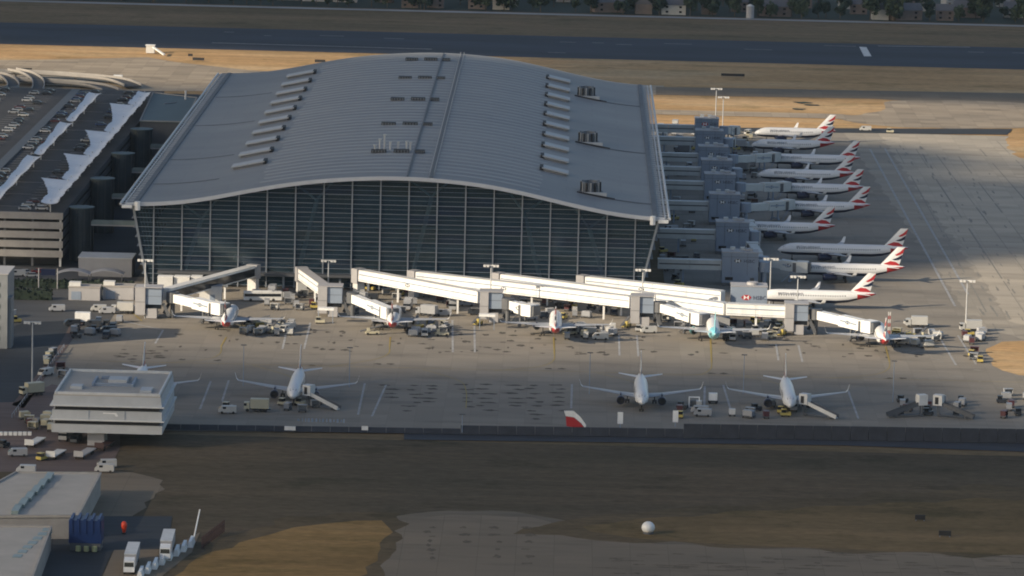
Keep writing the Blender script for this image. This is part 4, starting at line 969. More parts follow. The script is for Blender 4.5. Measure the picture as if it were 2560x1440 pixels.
def vehicle(kind, colour, x, y, rz, label, group=None, z=0.0):
    o = link(kind, VM[(kind, colour)], None, (x, y, z-0.05), rz); OCC.append((x, y)); return tag(o, label, CATS[kind], group)
def cluster(u0, v0, u1, v1, n, kinds, where, group, r=4.0, seed=0):
    g = random.Random(seed*97+int(u0)); k = tries = 0
    while k < n and tries < n*40:
        tries += 1
        x, y, _ = G(g.uniform(u0, u1), g.uniform(v0, v1))
        if any(abs(x-a) < r and abs(y-c) < r for a, c in OCC): continue
        kind, colour = g.choice(kinds); nm = kind.replace('_', ' ')
        vehicle(kind, colour, x, y, g.choice((0, PI/2, PI/2, .3, -.4, 1.2))+g.uniform(-.1, .1), "%s %s %s" % (colour, nm, where), "%s %ss %s" % (colour, nm, group)); k += 1
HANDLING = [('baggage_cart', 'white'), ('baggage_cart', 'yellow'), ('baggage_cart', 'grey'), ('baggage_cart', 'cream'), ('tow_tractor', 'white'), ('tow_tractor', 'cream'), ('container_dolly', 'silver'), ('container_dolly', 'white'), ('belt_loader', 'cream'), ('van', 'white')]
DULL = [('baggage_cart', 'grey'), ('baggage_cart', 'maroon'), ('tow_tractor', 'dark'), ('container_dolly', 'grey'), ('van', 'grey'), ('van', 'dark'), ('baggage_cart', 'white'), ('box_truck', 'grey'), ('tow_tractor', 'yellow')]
vehicle('bus', 'silver', *G(656, 752)[:2], .14, "long pale coach parked behind the leftmost front airliner")
cluster(608, 812, 728, 838, 22, HANDLING, "beside the right wing of the leftmost front airliner", "at the leftmost front airliner", 3.0, 1)
cluster(1030, 815, 1125, 842, 19, HANDLING, "beside the right wing of the second front airliner", "at the second front airliner", 3.0, 2)
cluster(1410, 822, 1535, 850, 15, HANDLING, "beside the right wing of the middle front airliner", "at the middle front airliner", 3.2, 3)
cluster(1800, 825, 1950, 850, 13, HANDLING, "beside the right wing of the airliner with the pale blue tail", "at the airliner with the pale blue tail", 3.4, 4)
cluster(2225, 835, 2350, 868, 15, HANDLING, "beside the right wing of the rightmost front airliner", "at the rightmost front airliner", 3.4, 5)
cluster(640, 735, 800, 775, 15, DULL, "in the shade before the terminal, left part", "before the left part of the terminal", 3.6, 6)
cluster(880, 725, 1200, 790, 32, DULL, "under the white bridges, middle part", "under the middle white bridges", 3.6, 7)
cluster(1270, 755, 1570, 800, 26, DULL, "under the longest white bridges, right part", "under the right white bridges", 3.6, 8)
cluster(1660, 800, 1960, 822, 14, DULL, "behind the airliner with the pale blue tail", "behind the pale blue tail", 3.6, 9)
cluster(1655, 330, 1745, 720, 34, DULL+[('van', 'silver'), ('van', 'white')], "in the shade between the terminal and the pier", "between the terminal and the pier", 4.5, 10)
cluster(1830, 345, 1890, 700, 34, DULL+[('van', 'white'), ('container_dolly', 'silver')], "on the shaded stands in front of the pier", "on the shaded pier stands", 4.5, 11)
cluster(560, 1012, 660, 1034, 4, [('tow_tractor', 'cream'), ('van', 'white'), ('container_dolly', 'cream')], "at the left remote stand behind the dark wall", "at the left remote stand", 6, 12)
cluster(700, 1010, 800, 1030, 6, [('tow_tractor', 'cream'), ('baggage_cart', 'grey'), ('baggage_cart', 'maroon')], "under the nose of the airliner with the covered ramp", "under the left remote airliner", 4, 13)
cluster(1690, 1015, 1780, 1045, 9, DULL+[('van', 'white')], "beside the middle remote stand", "beside the middle remote stand", 4.5, 14)
cluster(1860, 1015, 1990, 1045, 9, DULL, "under the nose of the right remote airliner", "under the right remote airliner", 4.5, 15)
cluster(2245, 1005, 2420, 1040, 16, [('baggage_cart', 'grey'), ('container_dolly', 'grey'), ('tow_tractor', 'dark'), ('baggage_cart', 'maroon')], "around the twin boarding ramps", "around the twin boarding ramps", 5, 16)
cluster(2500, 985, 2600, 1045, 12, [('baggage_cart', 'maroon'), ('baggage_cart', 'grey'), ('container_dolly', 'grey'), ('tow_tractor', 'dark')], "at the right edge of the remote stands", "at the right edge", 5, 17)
cluster(180, 805, 300, 845, 15, [('tow_tractor', 'dark'), ('baggage_cart', 'grey'), ('van', 'dark'), ('container_dolly', 'grey')], "in the dark cluster beside the white trailer at left", "beside the white trailer", 4, 18)
cluster(2400, 835, 2455, 862, 7, [('baggage_cart', 'maroon'), ('tow_tractor', 'white'), ('container_dolly', 'silver'), ('tow_tractor', 'yellow')], "around the foot of the mast at the right edge", "at the right mast", 4, 19)
cluster(2425, 880, 2465, 905, 4, [('tow_tractor', 'yellow'), ('baggage_cart', 'maroon'), ('baggage_cart', 'grey')], "where the apron meets the orange grass", "by the orange grass", 4, 20)
cluster(1640, 320, 1740, 345, 8, [('van', 'white'), ('box_truck', 'white'), ('container_dolly', 'silver')], "sunlit behind the terminal at the far end of the pier", "sunlit at the far end of the pier", 5, 21)
cluster(1830, 330, 1880, 352, 7, [('van', 'white'), ('baggage_cart', 'cream'), ('tow_tractor', 'cream'), ('baggage_cart', 'yellow')], "by the nose of the sunlit far airliner", "by the far airliner", 4, 22)
for k, (kd, c, u, v, rz, lab) in enumerate((("van", "white", 247, 778, .1, "white van at the left of the vehicle row before the grey sheds"), ("box_truck", "white", 305, 783, .02, "white box truck parked left of the leftmost gate tower"), ("van", "white", 332, 780, 0, "white van squeezed against the leftmost gate tower"), ("van", "silver", 268, 784, .2, "silver van between the white van and the box truck"),
        ("van", "white", 28, 792, 1.4, "white van at the far left edge on the service road"), ("tow_tractor", "yellow", 40, 806, .5, "yellow tractor at the far left edge on the service road"), ("van", "silver", 143, 778, .2, "lone silver van crossing the service road"),
        ("tow_tractor", "white", 1600, 828, 0, "white tractor at the foot of the fourth gate tower"), ("van", "white", 1622, 832, .2, "white van at the foot of the fourth gate tower"), ("belt_loader", "yellow", 1195, 812, 1.2, "yellow belt loader at the foot of the third gate tower"), ("belt_loader", "yellow", 1566, 818, 1.2, "yellow belt loader at the foot of the fourth gate tower"), ("belt_loader", "yellow", 1955, 838, 1.2, "yellow belt loader at the foot of the rightmost gate tower"), ("tow_tractor", "cream", 800, 808, 0, "cream tractor at the foot of the second gate tower"), ("belt_loader", "cream", 930, 836, .2, "cream belt loader left of the second front airliner's tail"), ("van", "white", 2280, 812, .1, "white van standing behind the right wing of the rightmost front airliner"), ("box_truck", "white", 2290, 818, 0, "white truck behind the right wing of the rightmost front airliner"),
        ("box_truck", "white", 2425, 828, .1, "white truck at the foot of the mast at the right edge"), ("van", "white", 2164, 327, 0, "white van on the road beyond the far airliner"), ("tow_tractor", "cream", 2225, 332, 0, "cream tractor on the far edge of the right apron"),
        ("box_truck", "cream", 640, 1028, .0, "cream-white truck at the left remote stand before the dark wall"))):
    vehicle(kd, c, *G(u, v)[:2], rz, lab)
x, y, _ = G(207, 812); t = thing("box_trailer", (x, y, 0), "white box trailer standing above the dark cluster of vehicles at left", "trailer")
MB().box((0, 0, 2.5), (4.6, 2.5, 2.8)).build("body", M['white'], t); b = MB(); b.box((0, 0, .9), (4.4, 2.0, .3)); wheels(b, (.6, 1.6), 2.3, .45, 0); b.build("chassis", M['black'], t)

# covered boarding ramps
def ramp(x, y, rz, label, dm='offwhite'):
    t = thing("boarding_ramp", (x, y, 0), label, "boarding ramp", "boarding ramps on the remote stands", rz)
    MB().box((0, 0, 4.6), (2.6, 2.4, 2.9)).build("head", M['offwhite'], t)
    MB().box((-.2, -1.22, 4.5), (1.0, .06, 2.0)).build("door_opening", M['black'], t)
    b = MB()
    for k in range(4): b.beam((1.3+2.2*k, 0, 3.1-.72*k), (3.45+2.2*k, 0, 2.4-.72*k), 1.7, .2)
    b.build("deck", M[dm], t)
    for s in (-1, 1):
        MB().beam((1.3, s*.85, 3.6), (10.3, s*.85, .75), .08, 1.0).build("side_panel", M[dm] if s < 0 else M['greyd'], t)
    b = MB(); b.beam((.5, 0, .6), (9, 0, .45), 1.2, .2); b.beam((0, -.8, .5), (0, -.8, 3.2), .2, .2); b.beam((0, .8, .5), (0, .8, 3.2), .2, .2); wheels(b, (.3, 8), 1.6, .4, 0); b.build("chassis", M['greyd'], t)
ramp(RP[1][0]+4.2, RP[1][1]+4.2, -.55, "covered ramp at the door of the left remote airliner")
ramp(RP[3][0]+4.2, RP[3][1]+4.2, -.55, "covered ramp at the door of the right remote airliner")
x, y, _ = G(2312, 1040); ramp(x-1, y, PI+.35, "covered ramp sloping down to the left, one of the empty pair at right", "greyd")
x, y, _ = G(2336, 1040); ramp(x+1, y, -.35, "covered ramp sloping down to the right, one of the empty pair at right", "greyd")
# small white fixtures by the middle stand
for k, (u, v, lab) in enumerate(((1550, 1072, "white upright board left of the middle remote airliner's nose line"), (1688, 1068, "white upright board right of the middle remote airliner's nose line"))):
    x, y, _ = G(u, v); t = thing("stand_board", (x, y, 0), lab, "sign board")
    MB().box((0, 0, 3.0), (1.5, .25, 3.2)).build("panel", M['white'], t); MB().box((0, .2, 1.5), (.3, .2, 3.0)).build("post", M['grey'], t)
x, y, _ = G(1735, 1020); t = thing("equipment_frame", (x, y, 0), "open white steel frame between the two right remote airliners", "steel frame")
for a in (-1.4, 1.4): MB().box((a, 0, 1.5), (.3, .3, 3.0)).build("post", M['white'], t)
MB().box((0, 0, 3.1), (3.1, .3, .25)).build("top_rail", M['white'], t); MB().box((0, 0, .2), (3.1, .3, .2)).build("bottom_rail", M['white'], t); MB().box((0, 1.2, 1.0), (2.2, 1.6, 1.9)).build("generator", M['greyd'], t)
x, y, _ = G(1782, 1008); t = thing("tank_unit", (x, y, 0), "white box unit on a dark trolley between the two right remote airliners", "service unit")
MB().box((0, 0, 1.9), (2.4, 1.8, 2.0)).build("body", M['white'], t); b = MB(); b.box((0, 0, .6), (2.8, 1.8, .4)); wheels(b, (-.9, .9), 1.8, .35, 0); b.build("trolley", M['black'], t)
x, y, _ = G(1830, 1040); t = thing("tank_unit", (x, y, 0), "smaller white box unit left of the right remote airliner's nose", "service unit")
MB().box((0, 0, 1.3), (1.7, 1.5, 1.5)).build("body", M['offwhite'], t); b = MB(); b.box((0, 0, .45), (1.9, 1.4, .25)); wheels(b, (-.6, .6), 1.4, .25, 0); b.build("trolley", M['black'], t)

# tail-shaped sign, dark blast wall
x, y, _ = G(1438, 1086); t = thing("tail_shaped_sign", (x, y, 0), "red and white tail-fin shape on thin posts above the dark wall", "sign")
def fin_poly(p, m, nm, yo=0, th=.3):
    b = MB(); n = len(p); b.add([(a, yo-th/2, c) for a, c in p]+[(a, yo+th/2, c) for a, c in p], [tuple(range(n)), tuple(range(2*n-1, n-1, -1))]+[(i, n+i, n+(i+1) % n, (i+1) % n) for i in range(n)]); b.build(nm, m, t)
fin_poly([(-3.2, 6.4), (-2.7, 5.0), (-.4, 4.7), (1.5, 3.2), (2.7, 1.7), (2.9, 2.6), (1.2, 4.9), (-.6, 6.4)], M['white'], "white_panel")
fin_poly([(-2.66, 4.9), (-2.4, 2.2), (2.6, 1.7), (1.42, 3.1), (-.46, 4.6)], M['red'], "red_panel")
b = MB(); b.tube((-2.2, .4, 6), (-.6, .4, 0), .13, n=6); b.tube((-1.0, .4, 3), (2.2, .4, 0), .1, n=6); b.build("post", M['offwhite'], t)
WA, WB = Vector(G(405, 1072)[:2]), Vector(G(2700, 1108)[:2])
dv = (WB-WA); WL = dv.length; dv.normalize(); wrz = math.atan2(dv.y, dv.x)
t = thing("blast_wall", (WA.x, WA.y, 0), "long low dark blast wall of panels in front of the remote stands", "blast wall", None, wrz)
n = int(WL/5); pm = None
for k in range(n):
    h = 1.3 if k*5 < 78 else (2.2 if k*5 < 140 else 3.6)
    key = h
    b = MB(); b.hexa([(.05, -1.0, 0), (4.95, -1.0, 0), (4.95, .3, 0), (.05, .3, 0), (.05, .0, h), (4.95, .0, h), (4.95, .3, h), (.05, .3, h)])
    o = b.build("wall_panel", M['wall'], t); o.location = (k*5, 0, 0)
for u0, u1, lab in ((712, 740, "white sign plate on the dark blast wall below the left remote airliner"), (905, 921, "small square white plate on the dark blast wall")):
    x, y, _ = G(u0, 1062, 1.8); x1 = G(u1, 1062, 1.8)[0]
    o = MB().box(((x1-x)/2, 0, 0), (x1-x, .15, 1.1)).build("wall_plate", M['white']); o.location = (x, y-1.6, 1.2); tag(o, lab, "sign")
t0 = thing("lettered_strip", G(745, 1066, 0), "pale row of faint blocks along the dark wall right of the white plate", "sign strip")
for k in range(14): MB().box((k*.95+rnd.uniform(0, .3), 0, 1.8), (rnd.uniform(.15, .6), .12, rnd.uniform(.5, 1.1))).build("block", M['grey'], t0)

# ------------------------------------------------------------------ control building on a stem
p0 = G(135, 985, 14.0); p1 = G(405, 985, 14.0)
cxm = (p0[0]+p1[0])/2; W = p1[0]-p0[0]; yf = p0[1]
t = thing("control_building", (cxm, yf, 0), "grey control building of stacked bands on a single stem at lower left", "control tower")
D = 36.0
def slab(z0, z1, dw, m, nm, grow=0.0):
    w0, w1 = W/2+dw, W/2+dw+grow
    b = MB(); b.hexa([(-w0, -dw, z0), (w0, -dw, z0), (w0, D+dw, z0), (-w0, D+dw, z0), (-w1, -dw-grow, z1), (w1, -dw-grow, z1), (w1, D+dw+grow, z1), (-w1, D+dw+grow, z1)]); b.build(nm, m, t)
slab(4.0, 6.2, .5, M['ctrl'], "band", .1); slab(6.2, 7.3, -.3, M['black'], "window_band"); slab(7.3, 7.6, 1.1, M['offwhite'], "ledge"); slab(7.6, 9.9, .45, M['ctrl'], "band", -.05)
slab(9.9, 11.0, -.3, M['black'], "window_band"); slab(11.0, 11.3, 1.0, M['offwhite'], "ledge"); slab(11.3, 13.7, .3, M['ctrl'], "band", -.2); slab(13.7, 14.0, 0, M['roofgrey'], "roof")
b = MB()
for s in (-1, 1): b.box((s*(W/2-.4), D/2, 14.3), (.5, D, .7))
b.box((0, .4, 14.3), (W-1.6, .5, .7)); b.box((0, D-.4, 14.3), (W-1.6, .5, .7)); b.build("roof_parapet", M['offwhite'], t)
b = MB(); b.box((0, 14, 14.4), (10, .6, .8)); b.box((0, 25, 14.4), (8, .6, .8)); b.box((-5.2, 19, 14.4), (.6, 12, .8)); b.box((5.2, 19, 14.4), (.6, 12, .8)); b.build("roof_plant_screen", M['grey'], t)
b = MB(); b.box((1, 20, 14.6), (5, 6, 1.2)); b.box((-9, 10, 14.4), (3, 4, .8)); b.box((9.5, 8, 14.3), (3, 6, .6)); b.build("roof_plant", M['vent'], t)
for x in (-W*.17, W*.17):
    MB().box((x, -.48, 8.8), (.12, .1, 2.4)).build("panel_joint", M['grey'], t)
b = MB(); b.add([(-1, -.52, 9.5), (2.5, -.52, 9.5), (3.0, -.52, 8.6), (2.3, -.52, 8.5), (2.0, -.52, 9.1), (-1, -.52, 9.25)], [(0, 5, 4, 3, 2, 1)]); b.build("wall_emblem", M['white'], t)
b = MB(); b.box((-3.2, 7, 2.0), (4.4, 8, 4.0)); b.build("stem", M['greyl'], t)
b = MB()
for s in (-1, 1): b.box((s*W*.36, 20, 2.0), (1.2, 1.2, 4.0))
b.build("leg", M['greyd'], t)

# ------------------------------------------------------------------ flat-roofed buildings, lower left
def flat_building(name, pts, h, label, cat="building", roofm='roofgrey', wallm='parapet'):
    P = [G(u, v, h) for u, v in pts]; o = P[0]
    t = thing(name, (o[0], o[1], 0), label, cat); q = [(p[0]-o[0], p[1]-o[1]) for p in P]
    MB().prism(q, 0, h-.25).build("wall", M[wallm], t)
    c = (sum(p[0] for p in q)/len(q), sum(p[1] for p in q)/len(q))
    MB().prism([(c[0]+(p[0]-c[0])*1.012, c[1]+(p[1]-c[1])*1.012) for p in q], h-.25, h).build("roof", M[roofm], t)
    b = MB()
    for i in range(len(q)):
        a, d = q[i], q[(i+1) % len(q)]; b.beam((a[0], a[1], h+.18), (d[0], d[1], h+.18), .5, .36)
    b.build("parapet", M['parapet'], t)
    return t, q
t, q = flat_building("flat_roofed_shed", [(-160, 1292), (196, 1290), (252, 1184), (40, 1182)], 5.5, "large pale flat-roofed building below the control building")
P0 = t.location; a, d = q[3], q[0]
for k in range(6): pr = G(122-16*k, 1198+16*k, 5.5); MB().box((pr[0]-P0[0], pr[1]-P0[1], 6.0), (1.7, 8.4, .9)).build('roof_unit', M['tealgrey'], t)  # units added along a stepped dark strip that reads as a cast shadow

t, q = flat_building("flat_roofed_shed", [(-160, 1500), (60, 1500), (128, 1318), (-60, 1316)], 5.5, "pale flat-roofed building cut by the lower left corner")
b = MB()
for k in range(7): b.box((q[2][0]-.6-k*.55, q[2][1]-3-k*5, 5.0), (2.0, 3.5, 1.2))
b.build("roof_edge_plant", M['tealgrey'], t)
# blue ribbed container unit
x, y, _ = G(212, 1378); t = thing("blue_container_unit", (x, y, 0), "deep blue ribbed container unit with three pale yellow drums at its foot", "container")
MB().box((0, 3, 4.6), (7.6, 6, 5.4)).build("body", M['blue'], t)
for k in range(5): MB().hexa([(-3.5+1.6*k, -.25, 4.2), (-2.9+1.6*k, -.25, 4.2), (-2.9+1.6*k, 6, 7.3), (-3.5+1.6*k, 6, 7.3), (-3.5+1.6*k, -.25, 7.7), (-2.9+1.6*k, -.25, 7.7), (-2.9+1.6*k, 6, 7.9), (-3.5+1.6*k, 6, 7.9)]).build("rib", M['blue'], t)
MB().box((0, 3, 1.0), (7.2, 5.6, 1.9)).build("base", M['greyd'], t)
for k in range(3): MB().tube((-1.5+1.9*k, -.5, .1), (-1.5+1.9*k, -.5, 1.3), .62, n=10).build("drum", M['palegreen'], t)
x, y, _ = G(310, 1334); t = thing("orange_marker", (x, y, 0), "bright orange-red rounded marker standing alone in the dark yard", "marker")
b = MB(); rings = []
for z, r in ((.1, .25), (.6, .42), (1.8, .7), (2.5, .68), (2.9, .4), (3.0, .05)): rings.append([(r*math.cos(2*PI*i/12), r*math.sin(2*PI*i/12), z) for i in range(12)])
b.loft(rings).build("body", M['orange'], t, True); MB().tube((0, 0, 0), (0, 0, .3), .5, n=10).build("base", M['black'], t)
# articulated lorries
for u, v, lab in ((322, 1438, "white articulated lorry, nearer of two beside the slanting barrier row"), (412, 1404, "white articulated lorry, farther of two beside the slanting barrier row")):
    x, y, _ = G(u, v); t = thing("articulated_lorry", (x, y, 0), lab, "lorry", "lorries by the barrier row", .03)
    MB().box((0, 11, 2.55), (2.7, 13.6, 2.7)).build("trailer_body", M['greyl'], t); MB().box((0, 11, 3.98), (2.8, 13.7, .14)).build("trailer_roof", M['offwhite'], t)
    cb = MB().hexa([(-1.25, 0, .7), (1.25, 0, .7), (1.25, 2.6, .7), (-1.25, 2.6, .7), (-1.2, .25, 3.2), (1.2, .25, 3.2), (1.2, 2.6, 3.7), (-1.2, 2.6, 3.7)]).build("cab", M['white'], t)
    MB().quad((-1.1, .08, 1.9), (1.1, .08, 1.9), (1.05, .2, 2.9), (-1.05, .2, 2.9)).build("windscreen", M['darkglass'], cb)
    b = MB(); b.box((0, 9, .95), (1.6, 16, .35)); b.build("chassis", M['greyd'], t)
    for yy in (1.3, 3.6, 14.2, 15.5):
        for q in (-1, 1): MB().tube((q*.85, yy, .5), (q*1.3, yy, .5), .5, n=10).build("wheel", M['black'], t)
for k in range(8):
    f = k/7; u, v = 352+f*(478-352), 1438+f*(1362-1438); x, y, _ = G(u, v)
    o = MB().hexa([(-.7, -3.4, 0), (.7, -3.4, 0), (.7, 3.4, 0), (-.7, 3.4, 0), (-.35, -3.4, 1.5), (.35, -3.4, 1.5), (.35, 3.4, 1.5), (-.35, 3.4, 1.5)]).build("road_barrier", M['white'])
    o.location = (x, y, 0); tag(o, "white barrier block in the slanting row beside the two lorries", "barrier", "barrier blocks beside the lorries")
x, y, _ = G(484, 1348); o = MB().tube((0, 0, 0), (.9, 6, 6.0), .2, .16).build("barrier_pole", M['white']); o.location = (x, y, 0); tag(o, "slim white raised pole at the end of the barrier row", "pole")
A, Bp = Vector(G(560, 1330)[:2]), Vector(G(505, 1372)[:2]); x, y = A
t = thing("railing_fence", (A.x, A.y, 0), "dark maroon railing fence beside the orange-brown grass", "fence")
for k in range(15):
    p = (Bp-A)*k/14; MB().box((p.x, p.y, 1.5), (.28, .28, 3.0)).build("picket", M['maroon'], t)  # pickets thickened and darkened to stand in for the railing's shadow
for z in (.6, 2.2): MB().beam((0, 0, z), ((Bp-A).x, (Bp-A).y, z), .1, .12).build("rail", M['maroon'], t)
# added dome standing in for a white dot, likely no real object
x, y, _ = G(1620, 1334); t = thing("white_dot_dome", (x, y, 0), "round white dome added in place of a white dot at lower right", "dome")
rings = []
for k in range(8):
    a = -.75+k*(PI/2+.74)/7; rings.append([(1.62*math.cos(a)*math.cos(2*PI*i/20), 1.62*math.cos(a)*math.sin(2*PI*i/20), 1.5+1.5*math.sin(a)) for i in range(20)])
MB().loft(rings).build("shell", M['white'], t, True); MB().tube((0, 0, 0), (0, 0, .6), 1.25, n=16).build("plinth", M['greyd'], t)

# ------------------------------------------------------------------ left yard: trucks, trailers, blocks
for k in range(7):
    x, y, _ = G(2+k*12, 1088); o = MB().prism([(-.5, -.5), (.5, -.5), (.5, .5), (-.5, .5)], 0, .9).build("concrete_block", M['white']); o.location = (x, y, 0); tag(o, "small white block in the short row at the left edge", "block", "white blocks at the left edge")
def flat_trailer(u, v, L, rz, m, label):
    x, y, _ = G(u, v); t = thing("flat_trailer", (x, y, 0), label, "trailer", "trailers in the brown yard", rz)
    MB().box((0, 0, 1.0), (L, 2.5, .25)).build("deck", m, t); MB().box((-L/2+.3, 0, 1.7), (.2, 2.5, 1.3)).build("headboard", m, t)
    b = MB(); wheels(b, (L*.2, L*.34, -L*.35), 2.4, .45, 0); b.box((0, 0, .7), (L*.9, 1.0, .3)); b.build("chassis", M['black'], t)
YW = math.atan2(42, 8)
flat_trailer(88, 1112, 11, YW, M['offwhite'], "long pale trailer leftmost in the brown yard"); flat_trailer(140, 1142, 10, YW, M['offwhite'], "pale trailer in the middle of the brown yard"); flat_trailer(212, 1140, 12, YW, M['greyl'], "pinkish grey trailer beside the stem of the control building"); flat_trailer(262, 1120, 11, YW, M['maroon'], "dark trailer rightmost in the brown yard"); flat_trailer(85, 1060, 8, YW+.2, M['parapet'], "short brown trailer near the top of the brown yard")
for kd, c, u, v, rz, lab in (("van", "white", 268, 1168, .2, "white van at the right corner of the brown yard"), ("van", "white", 262, 1180, 0, "white van parked against the pale flat roof, right end"), ("van", "silver", 66, 1182, 0, "white-grey van parked against the pale flat roof, left end"), ("tow_tractor", "dark", 10, 1118, 1, "dark tractor at the left edge below the white blocks"), ("box_truck", "cream", 78, 988, .6, "cream truck on the verge left of the control building"), ("van", "white", 115, 938, 1, "white van on the verge beside the dark road"), ("tow_tractor", "yellow", 105, 1150, 1, "yellow tractor among the trailers in the brown yard"), ("box_truck", "grey", 165, 1100, YW, "grey truck under the control building"), ("van", "dark", 190, 1105, YW, "dark van under the control building"), ("van", "grey", 45, 1140, .2, "grey van alone in the lower part of the brown yard")):
    vehicle(kd, c, *G(u, v)[:2], rz, lab)
cluster(60, 1045, 130, 1080, 8, [('baggage_cart', 'maroon'), ('baggage_cart', 'cream'), ('container_dolly', 'cream')], "in the upper part of the brown yard", "in the brown yard", 4, 30)
cluster(110, 880, 160, 950, 6, [('baggage_cart', 'maroon'), ('baggage_cart', 'grey'), ('baggage_cart', 'cream')], "on the brown verge beside the dark road", "on the brown verge", 5, 31)
A, Bp = Vector(G(160, 870)[:2]), Vector(G(30, 1045)[:2]); t = thing("road_fence", (A.x, A.y, 0), "low pale fence along the dark road at left", "fence")
n = 26
for k in range(n+1): p = (Bp-A)*k/n; MB().box((p.x, p.y, .6), (.15, .15, 1.2)).build("post", M['grey'], t)
MB().beam((0, 0, 1.1), ((Bp-A).x, (Bp-A).y, 1.1), .1, .15).build("rail", M['greyl'], t)

# ------------------------------------------------------------------ left buildings: car park, drums, canopies
XR, XL, Y0, Y1 = -110.5, -245.0, 32.0, 405.0
t = thing("car_park", (0, 0, 0), "multi-storey car park with pale concrete bands and cars on its roof", "car park")
MB().box(((XR+XL)/2, (Y0+Y1)/2, 17.6), (XR-XL, Y1-Y0, .8)).build("roof_deck", M['deck'], t)
MB().box(((XR+XL)/2, (Y0+Y1)/2+2, 8.6), (XR-XL-5, Y1-Y0-6, 17)).build("core", M['black'], t)
for k in range(5):
    z = 4.0+3.15*k
    b = MB(); b.box(((XR+XL)/2, Y0-.2, z+.4), (XR-XL, .5, 2.25)); b.build("front_band", M['parapet'], t)
    b = MB(); b.box((XR-.2, (Y0+Y1)/2, z+.4), (.5, Y1-Y0-.6, 1.7)); b.build("side_band", M['greyd'], t)
for k in range(14): MB().box((XR-.9-k*9.2, Y0+.8, 8.6), (.7, .7, 17)).build("column", M['offwhite'] if k == 0 else M['greyd'], t)
b = MB()
for k in range(12): b.box((XR-22-rnd.random()*2, Y0+14+k*31, 18.06), (14, .2, .04)); 
for xx in (-121, -139, -158, -176, -196):
    for k in range(52): b.box((xx, Y0+8+k*7, 18.05), (10, .15, .04))
b.build("bay_lines", M['mark_grey'], t)
b = MB(); b.box((-146, 215, 18.3), (3.5, 370, .6)); b.build("deck_kerb", M['greyd'], t)
g = random.Random(11)
cc = ['dark', 'dark', 'grey', 'blue', 'dark', 'maroon', 'grey', 'dark', 'silver', 'dark', 'white']
for xx in (-118.5, -123.5, -137, -142, -156, -161, -174, -179, -196, -201):
    for k in range(0, 42):
        if g.random() < .42: continue
        c = g.choice(cc); y = Y0+6+k*8.6+g.uniform(-.6, .6)
        if xx < -131.2+(y-31)*(-.0)-45 and y < 120: continue
        vehicle('parked_car', c, xx+g.uniform(-.4, .4), y, g.choice((0, PI))+g.uniform(-.04, .04), "%s car parked in the rows on the car park roof" % c, "%s cars on the car park roof" % c, 18.05)
# fabric canopies: (near end y, far end y, inner x, outer x)
def canopy(x0, x1, y0, y1, z, label, spike):
    t = thing("fabric_canopy", ((x0+x1)/2, (y0+y1)/2, 0), label, "canopy", "white fabric canopies on the car park roof")
    n, m_ = max(14, int((y1-y0)/2.6)), 6; hw, hl = (x1-x0)/2, (y1-y0)/2; top = []
    for i in range(n+1):
        r = []
        for j in range(m_+1):
            a, c = -1+2*j/m_, -1+2*i/n
            wl = hw*(1-.10*math.sin(PI*i/n)+(.07 if i % 2 else -.03))
            xl = a*wl-(spike*max(0, (i/n-.30)/.70)**1.15 if a < 0 else 0)*(-a)
            r.append((xl, c*hl+(a*-1.0), z+.5*a*a+.25*math.cos(c*PI*3)))
        top.append(r)
    b = MB()
    for off in (0, -.12):
        for i in range(n):
            for j in range(m_):
                q = [top[i][j], top[i][j+1], top[i+1][j+1], top[i+1][j]]; q = [(p[0], p[1], p[2]+off) for p in q]
                b.quad(*(q if off == 0 else q[::-1]))
    b.build("fabric", M['fabric'], t, True)
    for c in (-.85, 0, .85):
        MB().tube((0, c*hl, 18.0), (0, c*hl, z+.6), .25).build("mast_post", M['white_steel'], t)
for k, (y0, y1) in enumerate(((40, 158), (164, 262), (268, 366))):
    canopy(-135.8, -132.2, y0, y1, 21.0, "narrow white fabric canopy, %s of the left row" % ("nearest", "middle one", "farthest")[k], 1.6)
for k, (y0, y1) in enumerate(((30, 92), (92, 161), (161, 233), (233, 324), (324, 370))):
    canopy(-117.8, -112.2, y0, y1, 21.5, "broad white fabric canopy with a pointed corner, %s of the right row" % ("nearest", "second", "third", "fourth", "farthest")[k], 7.0 if k < 4 else 0)
# stair drums and link bridges in the gap
for k, (y, h) in enumerate(((50, 17.5), (118, 18.5), (190, 18.5), (262, 19))):
    t = thing("stair_drum", (-106.3, y, 0), "glazed grey-green stair drum beside the car park, %s" % ("nearest", "second from the near end", "third from the near end", "farthest")[k], "stair tower", "stair drums beside the car park")
    MB().tube((0, 0, 0), (0, 0, h), 4.0, n=20).build("wall", M['drum'], t, False); MB().tube((0, 0, h), (0, 0, h+.4), 4.3, n=20).build("roof", M['teal_roof'], t)
    b = MB()
    for q_ in range(10): a = 2*PI*q_/10; b.tube((4.02*math.cos(a), 4.02*math.sin(a), 0), (4.02*math.cos(a), 4.02*math.sin(a), h), .1, n=4)
    b.build("glazing_bars", M['greyd'], t)
    t = thing("forecourt_bridge", (-94, y-4, 0), "slim footbridge from the car park to the terminal, %s" % ("nearest", "second from the near end", "third from the near end", "farthest")[k], "footbridge", "forecourt footbridges")
    MB().box((0, 0, 12.6), (17, 3.2, .5)).build("deck", M['greyl'], t)
    for s in (-1, 1): MB().box((0, s*1.6, 13.4), (17, .1, 1.1)).build("parapet", M['tealgrey'], t)
t, q = flat_building("plant_building", [(350, 303), (462, 306), (492, 245), (383, 232)], 20.0, "dark teal flat-roofed building behind the gap beside the terminal roof", roofm='teal_roof', wallm='greyd')
MB().tube((q[2][0]-4, q[2][1]-6, 20), (q[2][0]-4, q[2][1]-6, 23.5), .4, n=8).build("flue", M['white'], t)
